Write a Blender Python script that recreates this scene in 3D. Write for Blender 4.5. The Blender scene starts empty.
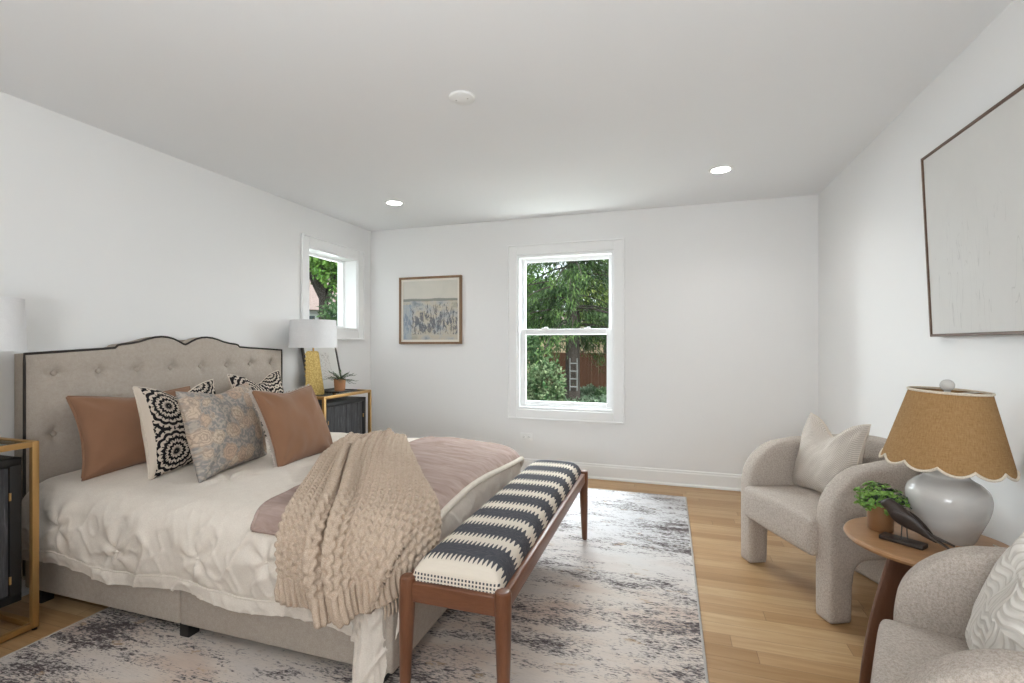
import bpy, bmesh, math, random
import numpy as np
from mathutils import Vector, Matrix
PI = math.pi
S = bpy.context.scene
C = S.collection
rng = random.Random(7)

# ---------------------------------------------------------------- camera, sky, sun, large lights, exposure
XL, XR, YB, YF, ZC = -3.03, 1.155, 4.48, -1.30, 2.44
cam = bpy.data.cameras.new('camera')
cam.sensor_width = 36.0
cam.lens = 36.0 * 485 / 1024
cam.shift_y = 2.5 / 1024
cam.clip_start = 0.02
cam_o = bpy.data.objects.new('camera', cam)
C.objects.link(cam_o)
cam_o.location = (0, 0, 1.235)
cam_o.rotation_euler = (PI / 2, 0, math.atan(156 / 485))
S.camera = cam_o

W = bpy.data.worlds.new('overcast_sky')
S.world = W
W.use_nodes = True
W.node_tree.nodes['Background'].inputs[0].default_value = (0.86, 0.93, 1.0, 1)
W.node_tree.nodes['Background'].inputs[1].default_value = 1.7

sl = bpy.data.lights.new('sun', 'SUN')
sl.energy = 2.6
sl.angle = math.radians(12)
sl.color = (1.0, 0.95, 0.87)
so = bpy.data.objects.new('sun', sl)
C.objects.link(so)
so.rotation_euler = Vector((-0.45, 0.55, -0.75)).to_track_quat('-Z', 'Y').to_euler()


def area(name, loc, direction, sx, sy, power, color=(1, 1, 1)):
    l = bpy.data.lights.new(name, 'AREA')
    l.shape = 'RECTANGLE'
    l.size, l.size_y = sx, sy
    l.energy = power
    l.color = color
    o = bpy.data.objects.new(name, l)
    C.objects.link(o)
    o.location = loc
    o.rotation_euler = Vector(direction).to_track_quat('-Z', 'Y').to_euler()
    return o


# unseen soft fill added behind the camera, bounced off the ceiling
area('bounce_fill', (-0.3, -1.0, 1.2), (0, 0.6, 1), 1.0, 1.0, 70, (0.925, 0.975, 1.0))
# unseen fill lights added outside, brightening the room through the two real windows
area('window_fill_above', (-0.93, YB + 1.3, 3.0), (0.05, -1, -0.85), 1.8, 1.0, 450, (0.88, 0.94, 1.0))
area('window_fill_west', (-4.5, 7.6, 2.3), (3.55, -3.1, -0.75), 2.6, 2.2, 520, (0.90, 0.95, 1.0))
area('window_fill_east', (2.1, 7.6, 2.3), (-3.0, -3.1, -0.75), 2.6, 2.2, 250, (0.90, 0.95, 1.0))
area('small_window_fill', (-5.3, 4.2, 2.8), (2.1, -0.35, -1.0), 1.5, 1.6, 130, (0.90, 0.95, 1.0))
area('window_ceiling_fill', (-0.93, YB + 1.0, -0.35), (0, -0.75, 1), 2.2, 0.8, 48, (0.97, 0.98, 1.0))  # unseen upward fill added below the window to brighten the ceiling
S.view_settings.view_transform = 'Standard'
S.view_settings.look = 'None'
S.view_settings.gamma = 1.0
S.view_settings.exposure = 0.25
try:
    S.view_settings.use_curve_mapping = False
    S.cycles.diffuse_bounces = 6
    S.cycles.max_bounces = 12
    S.cycles.transparent_max_bounces = 24
    S.cycles.sample_clamp_indirect = 8
except Exception:
    pass


# ---------------------------------------------------------------- object helpers
def tag(o, label=None, cat=None, group=None, kind=None):
    if label: o['label'] = label
    if cat: o['category'] = cat
    if group: o['group'] = group
    if kind: o['kind'] = kind
    return o


def thing(name, label, cat, loc=(0, 0, 0), rz=0.0, group=None, kind=None):
    o = bpy.data.objects.new(name, None)
    o.empty_display_size = 0.1
    C.objects.link(o)
    o.location = loc
    o.rotation_euler = (0, 0, rz)
    return tag(o, label, cat, group, kind)


def dup(root, label, loc=None, rz=None):
    r = root.copy()
    C.objects.link(r)
    r['label'] = label
    if loc is not None: r.location = loc
    if rz is not None: r.rotation_euler = (0, 0, rz)
    for ch in list(root.children):
        c = ch.copy()
        C.objects.link(c)
        c.parent = r
        for g in list(ch.children):
            d = g.copy()
            C.objects.link(d)
            d.parent = c
    return r


def sharp(me, ang=35):
    me.polygons.foreach_set('use_smooth', [True] * len(me.polygons))
    me.set_sharp_from_angle(angle=math.radians(ang))


class MB:
    """collects shapes, then links them as one mesh object"""
    def __init__(s):
        s.v, s.f, s.uv = [], [], {}
        s.n = 0

    def add(s, V, F, uv=None):
        V = np.asarray(V, float).reshape(-1, 3)
        s.v.append(V)
        if uv is not None:
            for i, q in enumerate(np.asarray(uv).reshape(-1, 2)):
                s.uv[s.n + i] = q
        s.f += [tuple(int(i) + s.n for i in f) for f in F]
        s.n += len(V)
        return s

    def box(s, c, d, bev=0.0, seg=2, M=None):
        bm = bmesh.new()
        bmesh.ops.create_cube(bm, size=1.0)
        bmesh.ops.scale(bm, vec=Vector(d), verts=bm.verts)
        if bev > 0:
            bmesh.ops.bevel(bm, geom=list(bm.edges), offset=min(bev, min(d) * 0.49), segments=seg, profile=0.5, affect='EDGES')
        if M is not None: bm.transform(M)
        bmesh.ops.translate(bm, vec=Vector(c), verts=bm.verts)
        bm.verts.index_update()
        s.add([v.co[:] for v in bm.verts], [[v.index for v in f.verts] for f in bm.faces])
        bm.free()
        return s

    def span(s, a, b, bev=0.0, seg=2):
        a, b = np.array(a, float), np.array(b, float)
        return s.box(tuple((a + b) / 2), tuple(np.abs(b - a)), bev, seg)

    def lathe(s, prof, n=48, c=(0, 0, 0), cap=True):
        P = []
        for r, z in prof:
            for i in range(n):
                t = 2 * PI * i / n
                P.append((c[0] + r * math.cos(t), c[1] + r * math.sin(t), c[2] + z))
        F = []
        for j in range(len(prof) - 1):
            for i in range(n):
                F.append((j * n + i, j * n + (i + 1) % n, (j + 1) * n + (i + 1) % n, (j + 1) * n + i))
        if cap:
            if prof[0][0] > 1e-6: F.append(tuple(range(n))[::-1])
            if prof[-1][0] > 1e-6: F.append(tuple((len(prof) - 1) * n + i for i in range(n)))
        return s.add(P, F)

    def tube(s, path, rad, n=10, closed=False, flat=1.0, up=(0, 0, 1)):
        P = [Vector(p) for p in path]
        m = len(P)
        R = rad if hasattr(rad, '__len__') else [rad] * m
        V, F = [], []
        for k in range(m):
            a = P[k - 1] if (k > 0 or closed) else P[k]
            b = P[(k + 1) % m] if (k < m - 1 or closed) else P[k]
            t = (b - a).normalized()
            u = Vector(up)
            if abs(t.dot(u)) > 0.98: u = Vector((1, 0, 0))
            e1 = t.cross(u).normalized()
            e2 = e1.cross(t)
            for i in range(n):
                an = 2 * PI * i / n
                V.append(tuple(P[k] + e1 * (R[k] * math.cos(an)) + e2 * (R[k] * flat * math.sin(an))))
        for k in range(m if closed else m - 1):
            k2 = (k + 1) % m
            for i in range(n):
                F.append((k * n + i, k * n + (i + 1) % n, k2 * n + (i + 1) % n, k2 * n + i))
        if not closed:
            F.append(tuple(range(n))[::-1])
            F.append(tuple((m - 1) * n + i for i in range(n)))
        return s.add(V, F)

    def ball(s, c, r, seg=16, rings=10, sc=(1, 1, 1)):
        prof = [(max(1e-7, math.sin(PI * j / rings)), -math.cos(PI * j / rings)) for j in range(rings + 1)]
        b = MB()
        b.lathe(prof, seg, cap=False)
        return s.add(np.concatenate(b.v) * np.array(sc) * r + np.array(c), b.f)

    def grid(s, P, closed_u=False, uv=True, flip=False):
        P = np.asarray(P, float)
        nu, nv = P.shape[:2]
        F = []
        for i in range(nu if closed_u else nu - 1):
            i2 = (i + 1) % nu
            for j in range(nv - 1):
                q = (i * nv + j, i2 * nv + j, i2 * nv + j + 1, i * nv + j + 1)
                F.append(q[::-1] if flip else q)
        U = None
        if uv:
            a, b = np.meshgrid(np.linspace(0, 1, nu), np.linspace(0, 1, nv), indexing='ij')
            U = np.stack([a, b], -1)
        return s.add(P.reshape(-1, 3), F, U)

    def prism(s, poly, axis, lo, hi):
        """closed outline in the two other axes, extruded along axis lo..hi"""
        n = len(poly)
        V = []
        for h in (lo, hi):
            for p in poly:
                q = list(p)
                q.insert(axis, h)
                V.append(q)
        F = [tuple(range(n))[::-1], tuple(range(n, 2 * n))]
        F += [(i, (i + 1) % n, n + (i + 1) % n, n + i) for i in range(n)]
        return s.add(V, F)

    def build(s, name, m, parent=None, ang=35, loc=None):
        V = np.concatenate(s.v)
        me = bpy.data.meshes.new(name)
        me.from_pydata(V.tolist(), [], s.f)
        if s.uv:
            uvl = me.uv_layers.new(name='UVMap')
            li = np.empty(len(me.loops), dtype=np.int32)
            me.loops.foreach_get('vertex_index', li)
            A = np.zeros((len(V), 2))
            for k, q in s.uv.items(): A[k] = q
            uvl.data.foreach_set('uv', A[li].ravel())
        bm = bmesh.new()
        bm.from_mesh(me)
        bmesh.ops.recalc_face_normals(bm, faces=bm.faces)
        bm.to_mesh(me)
        bm.free()
        me.validate()
        me.update()
        sharp(me, ang)
        me.materials.append(m)
        o = bpy.data.objects.new(name, me)
        C.objects.link(o)
        if parent is not None: o.parent = parent
        if loc is not None: o.location = loc
        return o


def bake(o, mods):
    """add modifiers and keep the result as the plain mesh"""
    for typ, kw in mods:
        md = o.modifiers.new(typ.lower(), typ)
        for k, v in kw.items(): setattr(md, k, v)
    dg = bpy.context.evaluated_depsgraph_get()
    dg.update()
    me = bpy.data.meshes.new_from_object(o.evaluated_get(dg))
    m = o.data.materials[0]
    o.modifiers.clear()
    o.data = me
    if not me.materials: me.materials.append(m)
    me.polygons.foreach_set('use_smooth', [True] * len(me.polygons))
    return o


def hash2(ix, iy, seed):
    h = np.sin(ix * 127.1 + iy * 311.7 + seed * 74.7) * 43758.5453
    return h - np.floor(h)


def vnoise(x, y, seed=0.0):
    ix, iy = np.floor(x), np.floor(y)
    fx, fy = x - ix, y - iy
    fx, fy = fx * fx * fx * (fx * (fx * 6 - 15) + 10), fy * fy * fy * (fy * (fy * 6 - 15) + 10)
    a, b = hash2(ix, iy, seed), hash2(ix + 1, iy, seed)
    c, d = hash2(ix, iy + 1, seed), hash2(ix + 1, iy + 1, seed)
    return (a + (b - a) * fx) * (1 - fy) + (c + (d - c) * fx) * fy - 0.5


def catmull(P, t):
    """P (n,...) control values, t array in 0..1"""
    P = np.asarray(P, float)
    n = len(P) - 1
    x = np.clip(t, 0, 1) * n
    i = np.minimum(np.floor(x).astype(int), n - 1)
    f = (x - i)[..., None] if P.ndim > 1 else x - i
    p0, p1, p2, p3 = P[np.maximum(i - 1, 0)], P[i], P[i + 1], P[np.minimum(i + 2, n)]
    return 0.5 * (2 * p1 + (p2 - p0) * f + (2 * p0 - 5 * p1 + 4 * p2 - p3) * f * f + (3 * p1 - p0 - 3 * p2 + p3) * f ** 3)


# ---------------------------------------------------------------- material helpers
class NT:
    def __init__(s, name):
        s.m = bpy.data.materials.new(name)
        s.m.use_nodes = True
        s.t = s.m.node_tree
        s.p = s.t.nodes['Principled BSDF']

    def n(s, typ, **kw):
        nd = s.t.nodes.new(typ)
        for k, v in kw.items(): setattr(nd, k, v)
        return nd

    def set(s, sock, v):
        if v is None: return
        if hasattr(v, 'is_linked') or hasattr(v, 'links'):
            s.t.links.new(v, sock)
        else:
            if hasattr(sock.default_value, '__len__') and not hasattr(v, '__len__'): v = (v, v, v)
            if hasattr(v, '__len__') and hasattr(sock.default_value, '__len__') and len(sock.default_value) == 4 and len(v) == 3: v = (*v, 1)
            sock.default_value = v

    def math(s, op, a, b=None, c=None, clamp=False):
        nd = s.n('ShaderNodeMath', operation=op)
        nd.use_clamp = clamp
        s.set(nd.inputs[0], a)
        if b is not None: s.set(nd.inputs[1], b)
        if c is not None: s.set(nd.inputs[2], c)
        return nd.outputs[0]

    def coord(s, which='Object', scale=(1, 1, 1), loc=(0, 0, 0), rot=(0, 0, 0)):
        tc = s.n('ShaderNodeTexCoord')
        mp = s.n('ShaderNodeMapping')
        mp.inputs['Scale'].default_value = scale
        mp.inputs['Location'].default_value = loc
        mp.inputs['Rotation'].default_value = rot
        s.t.links.new(tc.outputs[which], mp.inputs['Vector'])
        return mp.outputs[0]

    def xyz(s, v):
        nd = s.n('ShaderNodeSeparateXYZ')
        s.t.links.new(v, nd.inputs[0])
        return nd.outputs

    def noise(s, v, scale=5, detail=3, rough=0.5, dist=0.0, out=0):
        nd = s.n('ShaderNodeTexNoise')
        if v is not None: s.t.links.new(v, nd.inputs['Vector'])
        nd.inputs['Scale'].default_value = scale
        nd.inputs['Detail'].default_value = detail
        nd.inputs['Roughness'].default_value = rough
        nd.inputs['Distortion'].default_value = dist
        return nd.outputs[out]

    def voro(s, v, scale=5, feature='F1', rnd=1.0, out='Distance'):
        nd = s.n('ShaderNodeTexVoronoi', feature=feature)
        if v is not None: s.t.links.new(v, nd.inputs['Vector'])
        nd.inputs['Scale'].default_value = scale
        nd.inputs['Randomness'].default_value = rnd
        return nd.outputs[out]

    def ramp(s, f, stops, interp='LINEAR'):
        nd = s.n('ShaderNodeValToRGB')
        nd.color_ramp.interpolation = interp
        e = nd.color_ramp.elements
        while len(e) > 1: e.remove(e[0])
        for i, (p, c) in enumerate(stops):
            q = e[0] if i == 0 else e.new(p)
            q.position = p
            q.color = (*c, 1) if hasattr(c, '__len__') else (c, c, c, 1)
        s.t.links.new(f, nd.inputs[0])
        return nd.outputs[0]

    def mix(s, f, a, b, typ='MIX'):
        nd = s.n('ShaderNodeMix', data_type='RGBA', blend_type=typ)
        s.set(nd.inputs[0], f)
        s.set(nd.inputs[6], a)
        s.set(nd.inputs[7], b)
        return nd.outputs[2]

    def bump(s, h, strength=0.3, dist=0.01):
        nd = s.n('ShaderNodeBump')
        nd.inputs['Strength'].default_value = strength
        nd.inputs['Distance'].default_value = dist
        s.t.links.new(h, nd.inputs['Height'])
        s.t.links.new(nd.outputs[0], s.p.inputs['Normal'])

    def done(s, color=None, rough=None, metal=None, spec=None, sheen=None):
        s.set(s.p.inputs['Base Color'], color)
        s.set(s.p.inputs['Roughness'], rough)
        s.set(s.p.inputs['Metallic'], metal)
        s.set(s.p.inputs['Specular IOR Level'], spec)
        if sheen is not None: s.p.inputs['Sheen Weight'].default_value = sheen
        return s.m


def plain(name, col, rough=0.6, metal=0.0, spec=0.4, nscale=0, nstr=0.15, ndist=0.004, var=0.0):
    k = NT(name)
    col_s = col
    if var > 0:
        f = k.noise(k.coord(), 9, 3)
        col_s = k.mix(f, tuple(c * (1 - var) for c in col), tuple(min(1, c * (1 + var)) for c in col))
    if nscale: k.bump(k.noise(k.coord(), nscale, 3), nstr, ndist)
    return k.done(col_s, rough, metal, spec)


def fabric(name, c1, c2, scale=260, strength=0.35, dist=0.003, rough=0.95, spotty=0.0):
    k = NT(name)
    v = k.coord()
    f = k.noise(v, scale, 2, 0.7)
    f2 = k.noise(v, scale * 0.12, 3)
    f3 = k.math('ADD', k.math('MULTIPLY', f, 0.75), k.math('MULTIPLY', f2, 0.25))
    col = k.mix(k.ramp(f3, [(0.36, 0.0), (0.64, 1.0)]), c1, c2)
    k.bump(f, strength, dist)
    return k.done(col, rough, 0, 0.2)


M = {}
M['wall'] = plain('white_wall_paint', (0.80, 0.797, 0.79), 0.75, spec=0.25, nscale=160, nstr=0.05, ndist=0.001)
M['ceil'] = plain('white_ceiling_paint', (0.81, 0.815, 0.82), 0.85, spec=0.2)
M['trim'] = plain('white_trim_paint', (0.84, 0.84, 0.835), 0.45, spec=0.4)
M['vinyl'] = plain('white_window_vinyl', (0.88, 0.885, 0.89), 0.4)
M['black'] = plain('black_wood', (0.012, 0.011, 0.011), 0.5)
M['plastic'] = plain('white_plastic', (0.82, 0.82, 0.81), 0.4)
M['steel'] = plain('dark_steel', (0.10, 0.095, 0.09), 0.4, 0.8)
M['chrome'] = plain('brushed_nickel', (0.6, 0.59, 0.57), 0.3, 1.0)


def glass_mat(name, f=0.008, tint=(0.97, 0.99, 0.98)):
    k = NT(name)
    tr = k.n('ShaderNodeBsdfTransparent')
    tr.inputs[0].default_value = (*tint, 1)
    gl = k.n('ShaderNodeBsdfGlossy')
    gl.inputs['Roughness'].default_value = 0.02
    mx = k.n('ShaderNodeMixShader')
    mx.inputs[0].default_value = f
    k.t.links.new(tr.outputs[0], mx.inputs[1])
    k.t.links.new(gl.outputs[0], mx.inputs[2])
    k.t.links.new(mx.outputs[0], k.t.nodes['Material Output'].inputs[0])
    return k.m


M['glass'] = glass_mat('window_glass')
M['topglass'] = glass_mat('table_glass', 0.16, (0.80, 0.82, 0.80))


def emit(name, col, e):
    k = NT(name)
    k.p.inputs['Emission Color'].default_value = (*col, 1)
    k.p.inputs['Emission Strength'].default_value = e
    return k.done((0.9, 0.9, 0.9), 0.5)


M['led'] = emit('lit_lens', (1, 0.97, 0.92), 6.0)


def wood(name, c1, c2, axis=0, scale=1.0, rough=0.4, ring=14.0):
    k = NT(name)
    sc = [7, 7, 7]
    sc[axis] = 0.7
    v = k.coord('Object', tuple(x * scale for x in sc))
    f = k.noise(v, 2.2, 5, 0.6, 1.2)
    g = k.noise(k.coord('Object', tuple(x * scale * 5 for x in sc)), ring, 2, 0.6)
    h = k.math('ADD', k.math('MULTIPLY', f, 0.7), k.math('MULTIPLY', g, 0.3))
    col = k.mix(k.ramp(h, [(0.3, 0.0), (0.7, 1.0)]), c1, c2)
    k.bump(g, 0.08, 0.002)
    return k.done(col, rough, 0, 0.4)


def oak_floor():
    k = NT('oak_plank_floor')
    v = k.coord()
    x, y, z = k.xyz(v)
    pw = 0.083
    row = k.math('FLOOR', k.math('DIVIDE', y, pw))
    wn = k.n('ShaderNodeTexWhiteNoise', noise_dimensions='1D')
    k.t.links.new(row, wn.inputs['W'])
    xs = k.math('ADD', k.math('DIVIDE', x, 1.15), k.math('MULTIPLY', wn.outputs[0], 9.7))
    idx = k.math('FLOOR', xs)
    cmb = k.n('ShaderNodeCombineXYZ')
    k.t.links.new(idx, cmb.inputs[0])
    k.t.links.new(row, cmb.inputs[1])
    wn2 = k.n('ShaderNodeTexWhiteNoise', noise_dimensions='3D')
    k.t.links.new(cmb.outputs[0], wn2.inputs['Vector'])
    rnd = wn2.outputs[0]
    off = k.n('ShaderNodeCombineXYZ')
    k.t.links.new(k.math('MULTIPLY', rnd, 31.0), off.inputs[0])
    k.t.links.new(k.math('MULTIPLY', rnd, 17.0), off.inputs[1])
    add = k.n('ShaderNodeVectorMath', operation='ADD')
    mp = k.coord('Object', (1.6, 22, 1))
    k.t.links.new(mp, add.inputs[0])
    k.t.links.new(off.outputs[0], add.inputs[1])
    gr = k.noise(add.outputs[0], 1.6, 6, 0.62, 0.8)
    mp2 = k.coord('Object', (6, 160, 1))
    fine = k.noise(mp2, 2.0, 3, 0.6)
    base = k.ramp(rnd, [(0.0, (0.385, 0.225, 0.10)), (0.35, (0.455, 0.285, 0.14)), (0.7, (0.50, 0.325, 0.17)), (1.0, (0.56, 0.385, 0.215))])
    col = k.mix(k.ramp(gr, [(0.35, 0.0), (0.68, 1.0)]), k.mix(1.0, base, (0.80, 0.74, 0.66), 'MULTIPLY'), base)
    col = k.mix(k.math('MULTIPLY', k.ramp(fine, [(0.5, 0.0), (0.75, 1.0)]), 0.25), col, (0.30, 0.165, 0.07))
    fy = k.math('FRACT', k.math('DIVIDE', y, pw))
    fx = k.math('FRACT', xs)
    ey = k.math('ABSOLUTE', k.math('SUBTRACT', fy, 0.5))
    ex = k.math('ABSOLUTE', k.math('SUBTRACT', fx, 0.5))
    gap = k.math('MAXIMUM', k.math('GREATER_THAN', ey, 0.487), k.math('GREATER_THAN', ex, 0.4987))
    col = k.mix(k.math('MULTIPLY', gap, 0.55), col, (0.12, 0.06, 0.025))
    k.bump(k.math('ADD', k.math('MULTIPLY', gap, -0.6), k.math('MULTIPLY', fine, 0.15)), 0.25, 0.002)
    return k.done(col, 0.36, 0, 0.45)


M['floor'] = oak_floor()

# ---------------------------------------------------------------- room shell
T = 0.24


def struct(o):
    o['kind'] = 'structure'
    return o


mb = MB()
mb.span((XL - T, YF - 3.0, -0.2), (XR + T, YB + T, 0))
struct(mb.build('floor', M['floor']))
mb = MB()
mb.span((XL - T - 0.4, YF - 3.0, ZC), (XR + T + 0.4, YB + T + 0.4, ZC + 0.3))
struct(mb.build('ceiling', M['ceil']))


def wall_hole(name, axis, p0, p1, lo, hi, hole):
    """wall slab between p0 and p1 along axis, spanning lo..hi in the other horizontal axis, with holes (a0,a1,z0,z1)"""
    mb = MB()
    a0, a1, z0, z1 = hole

    def put(aa, bb, za, zb):
        if axis == 1: mb.span((aa, p0, za), (bb, p1, zb))
        else: mb.span((p0, aa, za), (p1, bb, zb))
    put(lo, a0, 0, ZC)
    put(a1, hi, 0, ZC)
    put(a0, a1, 0, z0)
    put(a0, a1, z1, ZC)
    return struct(mb.build(name, M['wall']))


W1 = (-1.39, -0.467, 0.612, 2.087)
W2 = (3.528, 4.243, 1.378, 2.10)
wall_hole('wall_back', 1, YB, YB + T, XL - T, XR + T, W1)
wall_hole('wall_left', 0, XL - T, XL, YF, YB, W2)
mb = MB()
mb.span((XL - T, YF - T, 0), (XR + T, YF, ZC))
struct(mb.build('wall_front', M['wall']))
mb = MB()
mb.span((XR, YF, 0), (XR + T, YB, ZC))
struct(mb.build('wall_right', M['wall']))


def baseboard(name, p, d, L, nrm):
    """profile run from p along d for L, thickness along nrm"""
    prof = [(0, 0), (0.026, 0), (0.026, 0.012), (0.016, 0.022), (0.016, 0.112), (0.012, 0.118), (0.012, 0.130), (0.007, 0.136), (0, 0.136)]
    V = []
    for t in (0, L):
        for o, z in prof:
            V.append((p[0] + d[0] * t + nrm[0] * o, p[1] + d[1] * t + nrm[1] * o, z))
    n = len(prof)
    F = [tuple(range(n)), tuple(range(n, 2 * n))] + [(i, (i + 1) % n, n + (i + 1) % n, n + i) for i in range(n)]
    mb = MB()
    mb.add(V, F)
    return struct(mb.build(name, M['trim'], ang=20))


baseboard('baseboard_back', (XL, YB), (1, 0), XR - XL, (0, -1))
baseboard('baseboard_left', (XL, YF), (0, 1), YB - YF, (1, 0))
baseboard('baseboard_right', (XR, YF), (0, 1), YB - YF, (-1, 0))


def ring(mb, mk, a0, a1, z0, z1, w, p0, p1, bev=0.004):
    """rectangular frame of members of width w, inside a0..a1 x z0..z1, thick from p0 to p1"""
    mk(mb, a0, a0 + w, z0, z1, p0, p1, bev)
    mk(mb, a1 - w, a1, z0, z1, p0, p1, bev)
    mk(mb, a0 + w, a1 - w, z0, z0 + w, p0, p1, bev)
    mk(mb, a0 + w, a1 - w, z1 - w, z1, p0, p1, bev)


def mkY(mb, a0, a1, z0, z1, p0, p1, bev): mb.span((a0, p0, z0), (a1, p1, z1), bev, 1)
def mkX(mb, a0, a1, z0, z1, p0, p1, bev): mb.span((p0, a0, z0), (p1, a1, z1), bev, 1)


# double-hung window in the back wall
w1 = struct(thing('window_1', None, None, (0, 0, 0)))
a0, a1, z0, z1 = W1
mb = MB()
ring(mb, mkY, a0 - 0.092, a1 + 0.092, z0 - 0.095, z1 + 0.10, 0.094, YB - 0.018, YB)
ring(mb, mkY, a0 - 0.094, a1 + 0.094, z0 - 0.097, z1 + 0.102, 0.016, YB - 0.028, YB - 0.001)
mb.build('casing', M['trim'], w1)
mb = MB()
ring(mb, mkY, a0, a1, z0, z1, 0.022, YB - 0.004, YB + 0.2, 0.002)
mb.span((a0 + 0.02, YB + 0.045, z0 + 0.02), (a1 - 0.02, YB + 0.16, z0 + 0.036), 0.003)
mb.build('jamb', M['vinyl'], w1)
zm = 1.35
up = MB()
ring(up, mkY, a0 + 0.02, a1 - 0.02, zm - 0.028, z1 - 0.018, 0.038, YB + 0.095, YB + 0.128)
upo = up.build('upper_sash', M['vinyl'], w1)
g = MB()
g.span((a0 + 0.05, YB + 0.110, zm), (a1 - 0.05, YB + 0.113, z1 - 0.04))
g.build('pane', M['glass'], upo)
lo = MB()
ring(lo, mkY, a0 + 0.02, a1 - 0.02, z0 + 0.02, zm + 0.03, 0.052, YB + 0.050, YB + 0.088)
loo = lo.build('lower_sash', M['vinyl'], w1)
g = MB()
g.span((a0 + 0.06, YB + 0.068, z0 + 0.06), (a1 - 0.06, YB + 0.071, zm))
g.build('pane', M['glass'], loo)
for x in (-1.13, -0.72):
    lk = MB()
    lk.box((x, YB + 0.07, zm + 0.034), (0.062, 0.028, 0.012), 0.004)
    lk.box((x + 0.012, YB + 0.062, zm + 0.043), (0.03, 0.016, 0.010), 0.004)
    lk.build('sash_lock', M['vinyl'], w1)

# small square window high in the left wall
w2 = struct(thing('window_2', None, None, (0, 0, 0)))
b0, b1, c0, c1 = W2
mb = MB()
ring(mb, mkX, b0 - 0.092, b1 + 0.092, c0 - 0.10, c1 + 0.092, 0.094, XL, XL + 0.016)
ring(mb, mkX, b0 - 0.094, b1 + 0.094, c0 - 0.102, c1 + 0.094, 0.014, XL + 0.001, XL + 0.026)
mb.build('casing', M['trim'], w2)
mb = MB()
ring(mb, mkX, b0, b1, c0, c1, 0.016, XL - 0.21, XL + 0.004, 0.002)
mb.build('jamb', M['trim'], w2)
mb = MB()
ring(mb, mkX, b0 + 0.012, b1 - 0.012, c0 + 0.012, c1 - 0.008, 0.028, XL - 0.185, XL - 0.14)
sh = mb.build('sash', M['vinyl'], w2)
g = MB()
g.span((XL - 0.172, b0 + 0.04, c0 + 0.04), (XL - 0.168, b1 - 0.04, c1 - 0.04))
g.build('pane', M['glass'], sh)
mb = MB()
mb.box((XL - 0.135, 3.86, c0 + 0.034), (0.03, 0.05, 0.016), 0.004)
mb.tube([(XL - 0.125, 3.87, c0 + 0.04), (XL - 0.10, 3.90, c0 + 0.055), (XL - 0.09, 3.94, c0 + 0.05)], 0.005, 8)
mb.build('crank_handle', M['vinyl'], w2)

# wall outlet
o = thing('wall_outlet', 'white wall outlet plate low on the back wall under the window', 'outlet', (-1.295, YB, 0.344))
MB().box((0, -0.004, 0), (0.118, 0.008, 0.072), 0.003).build('cover_plate', M['plastic'], o)
for sx in (-0.026, 0.026):
    mb = MB()
    mb.box((sx, -0.009, 0), (0.034, 0.004, 0.03), 0.002)
    r_ = mb.build('receptacle', M['plastic'], o)
    mb = MB()
    for dz in (-0.006, 0.006): mb.box((sx - 0.003, -0.0112, dz), (0.009, 0.001, 0.0022))
    mb.box((sx + 0.009, -0.0112, 0), (0.005, 0.001, 0.005))
    mb.build('slot', M['steel'], r_)

# ceiling cover plate and recessed lights
o = thing('ceiling_cover_plate', 'flat round white cover plate with two screws on the ceiling', 'cover plate', (-0.957, 2.178, ZC))
MB().lathe([(0.0, -0.012), (0.056, -0.012), (0.062, -0.008), (0.064, 0)], 48).build('plate', M['plastic'], o)
for sx in (-0.03, 0.03):
    MB().lathe([(0.0, -0.0145), (0.0045, -0.0135), (0.005, -0.011)], 12, (sx, 0, 0)).build('screw', M['chrome'], o)


def downlight(loc, label, power):
    o = thing('recessed_light', label, 'ceiling light', loc, 0, 'recessed ceiling lights')
    MB().lathe([(0.060, -0.001), (0.060, -0.004), (0.064, -0.007), (0.082, -0.004), (0.084, 0.0)], 48, cap=False).build('trim_ring', M['plastic'], o)
    MB().lathe([(0.0001, -0.0015), (0.061, -0.0015)], 40).build('lens', M['led'], o)
    l = bpy.data.lights.new('recessed_lamp', 'AREA')
    l.shape = 'DISK'
    l.size = 0.11
    l.energy = power
    l.spread = math.radians(130)
    l.color = (1.0, 0.98, 0.955)
    lo_ = bpy.data.objects.new('recessed_lamp', l)
    C.objects.link(lo_)
    lo_.location = (loc[0], loc[1], loc[2] - 0.012)
    return o


downlight((-2.22, 3.63, ZC), 'lit recessed ceiling light in the left corner above the far nightstand', 2.4)
downlight((0.347, 3.63, ZC), 'lit recessed ceiling light to the right of the back window', 2.4)

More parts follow.
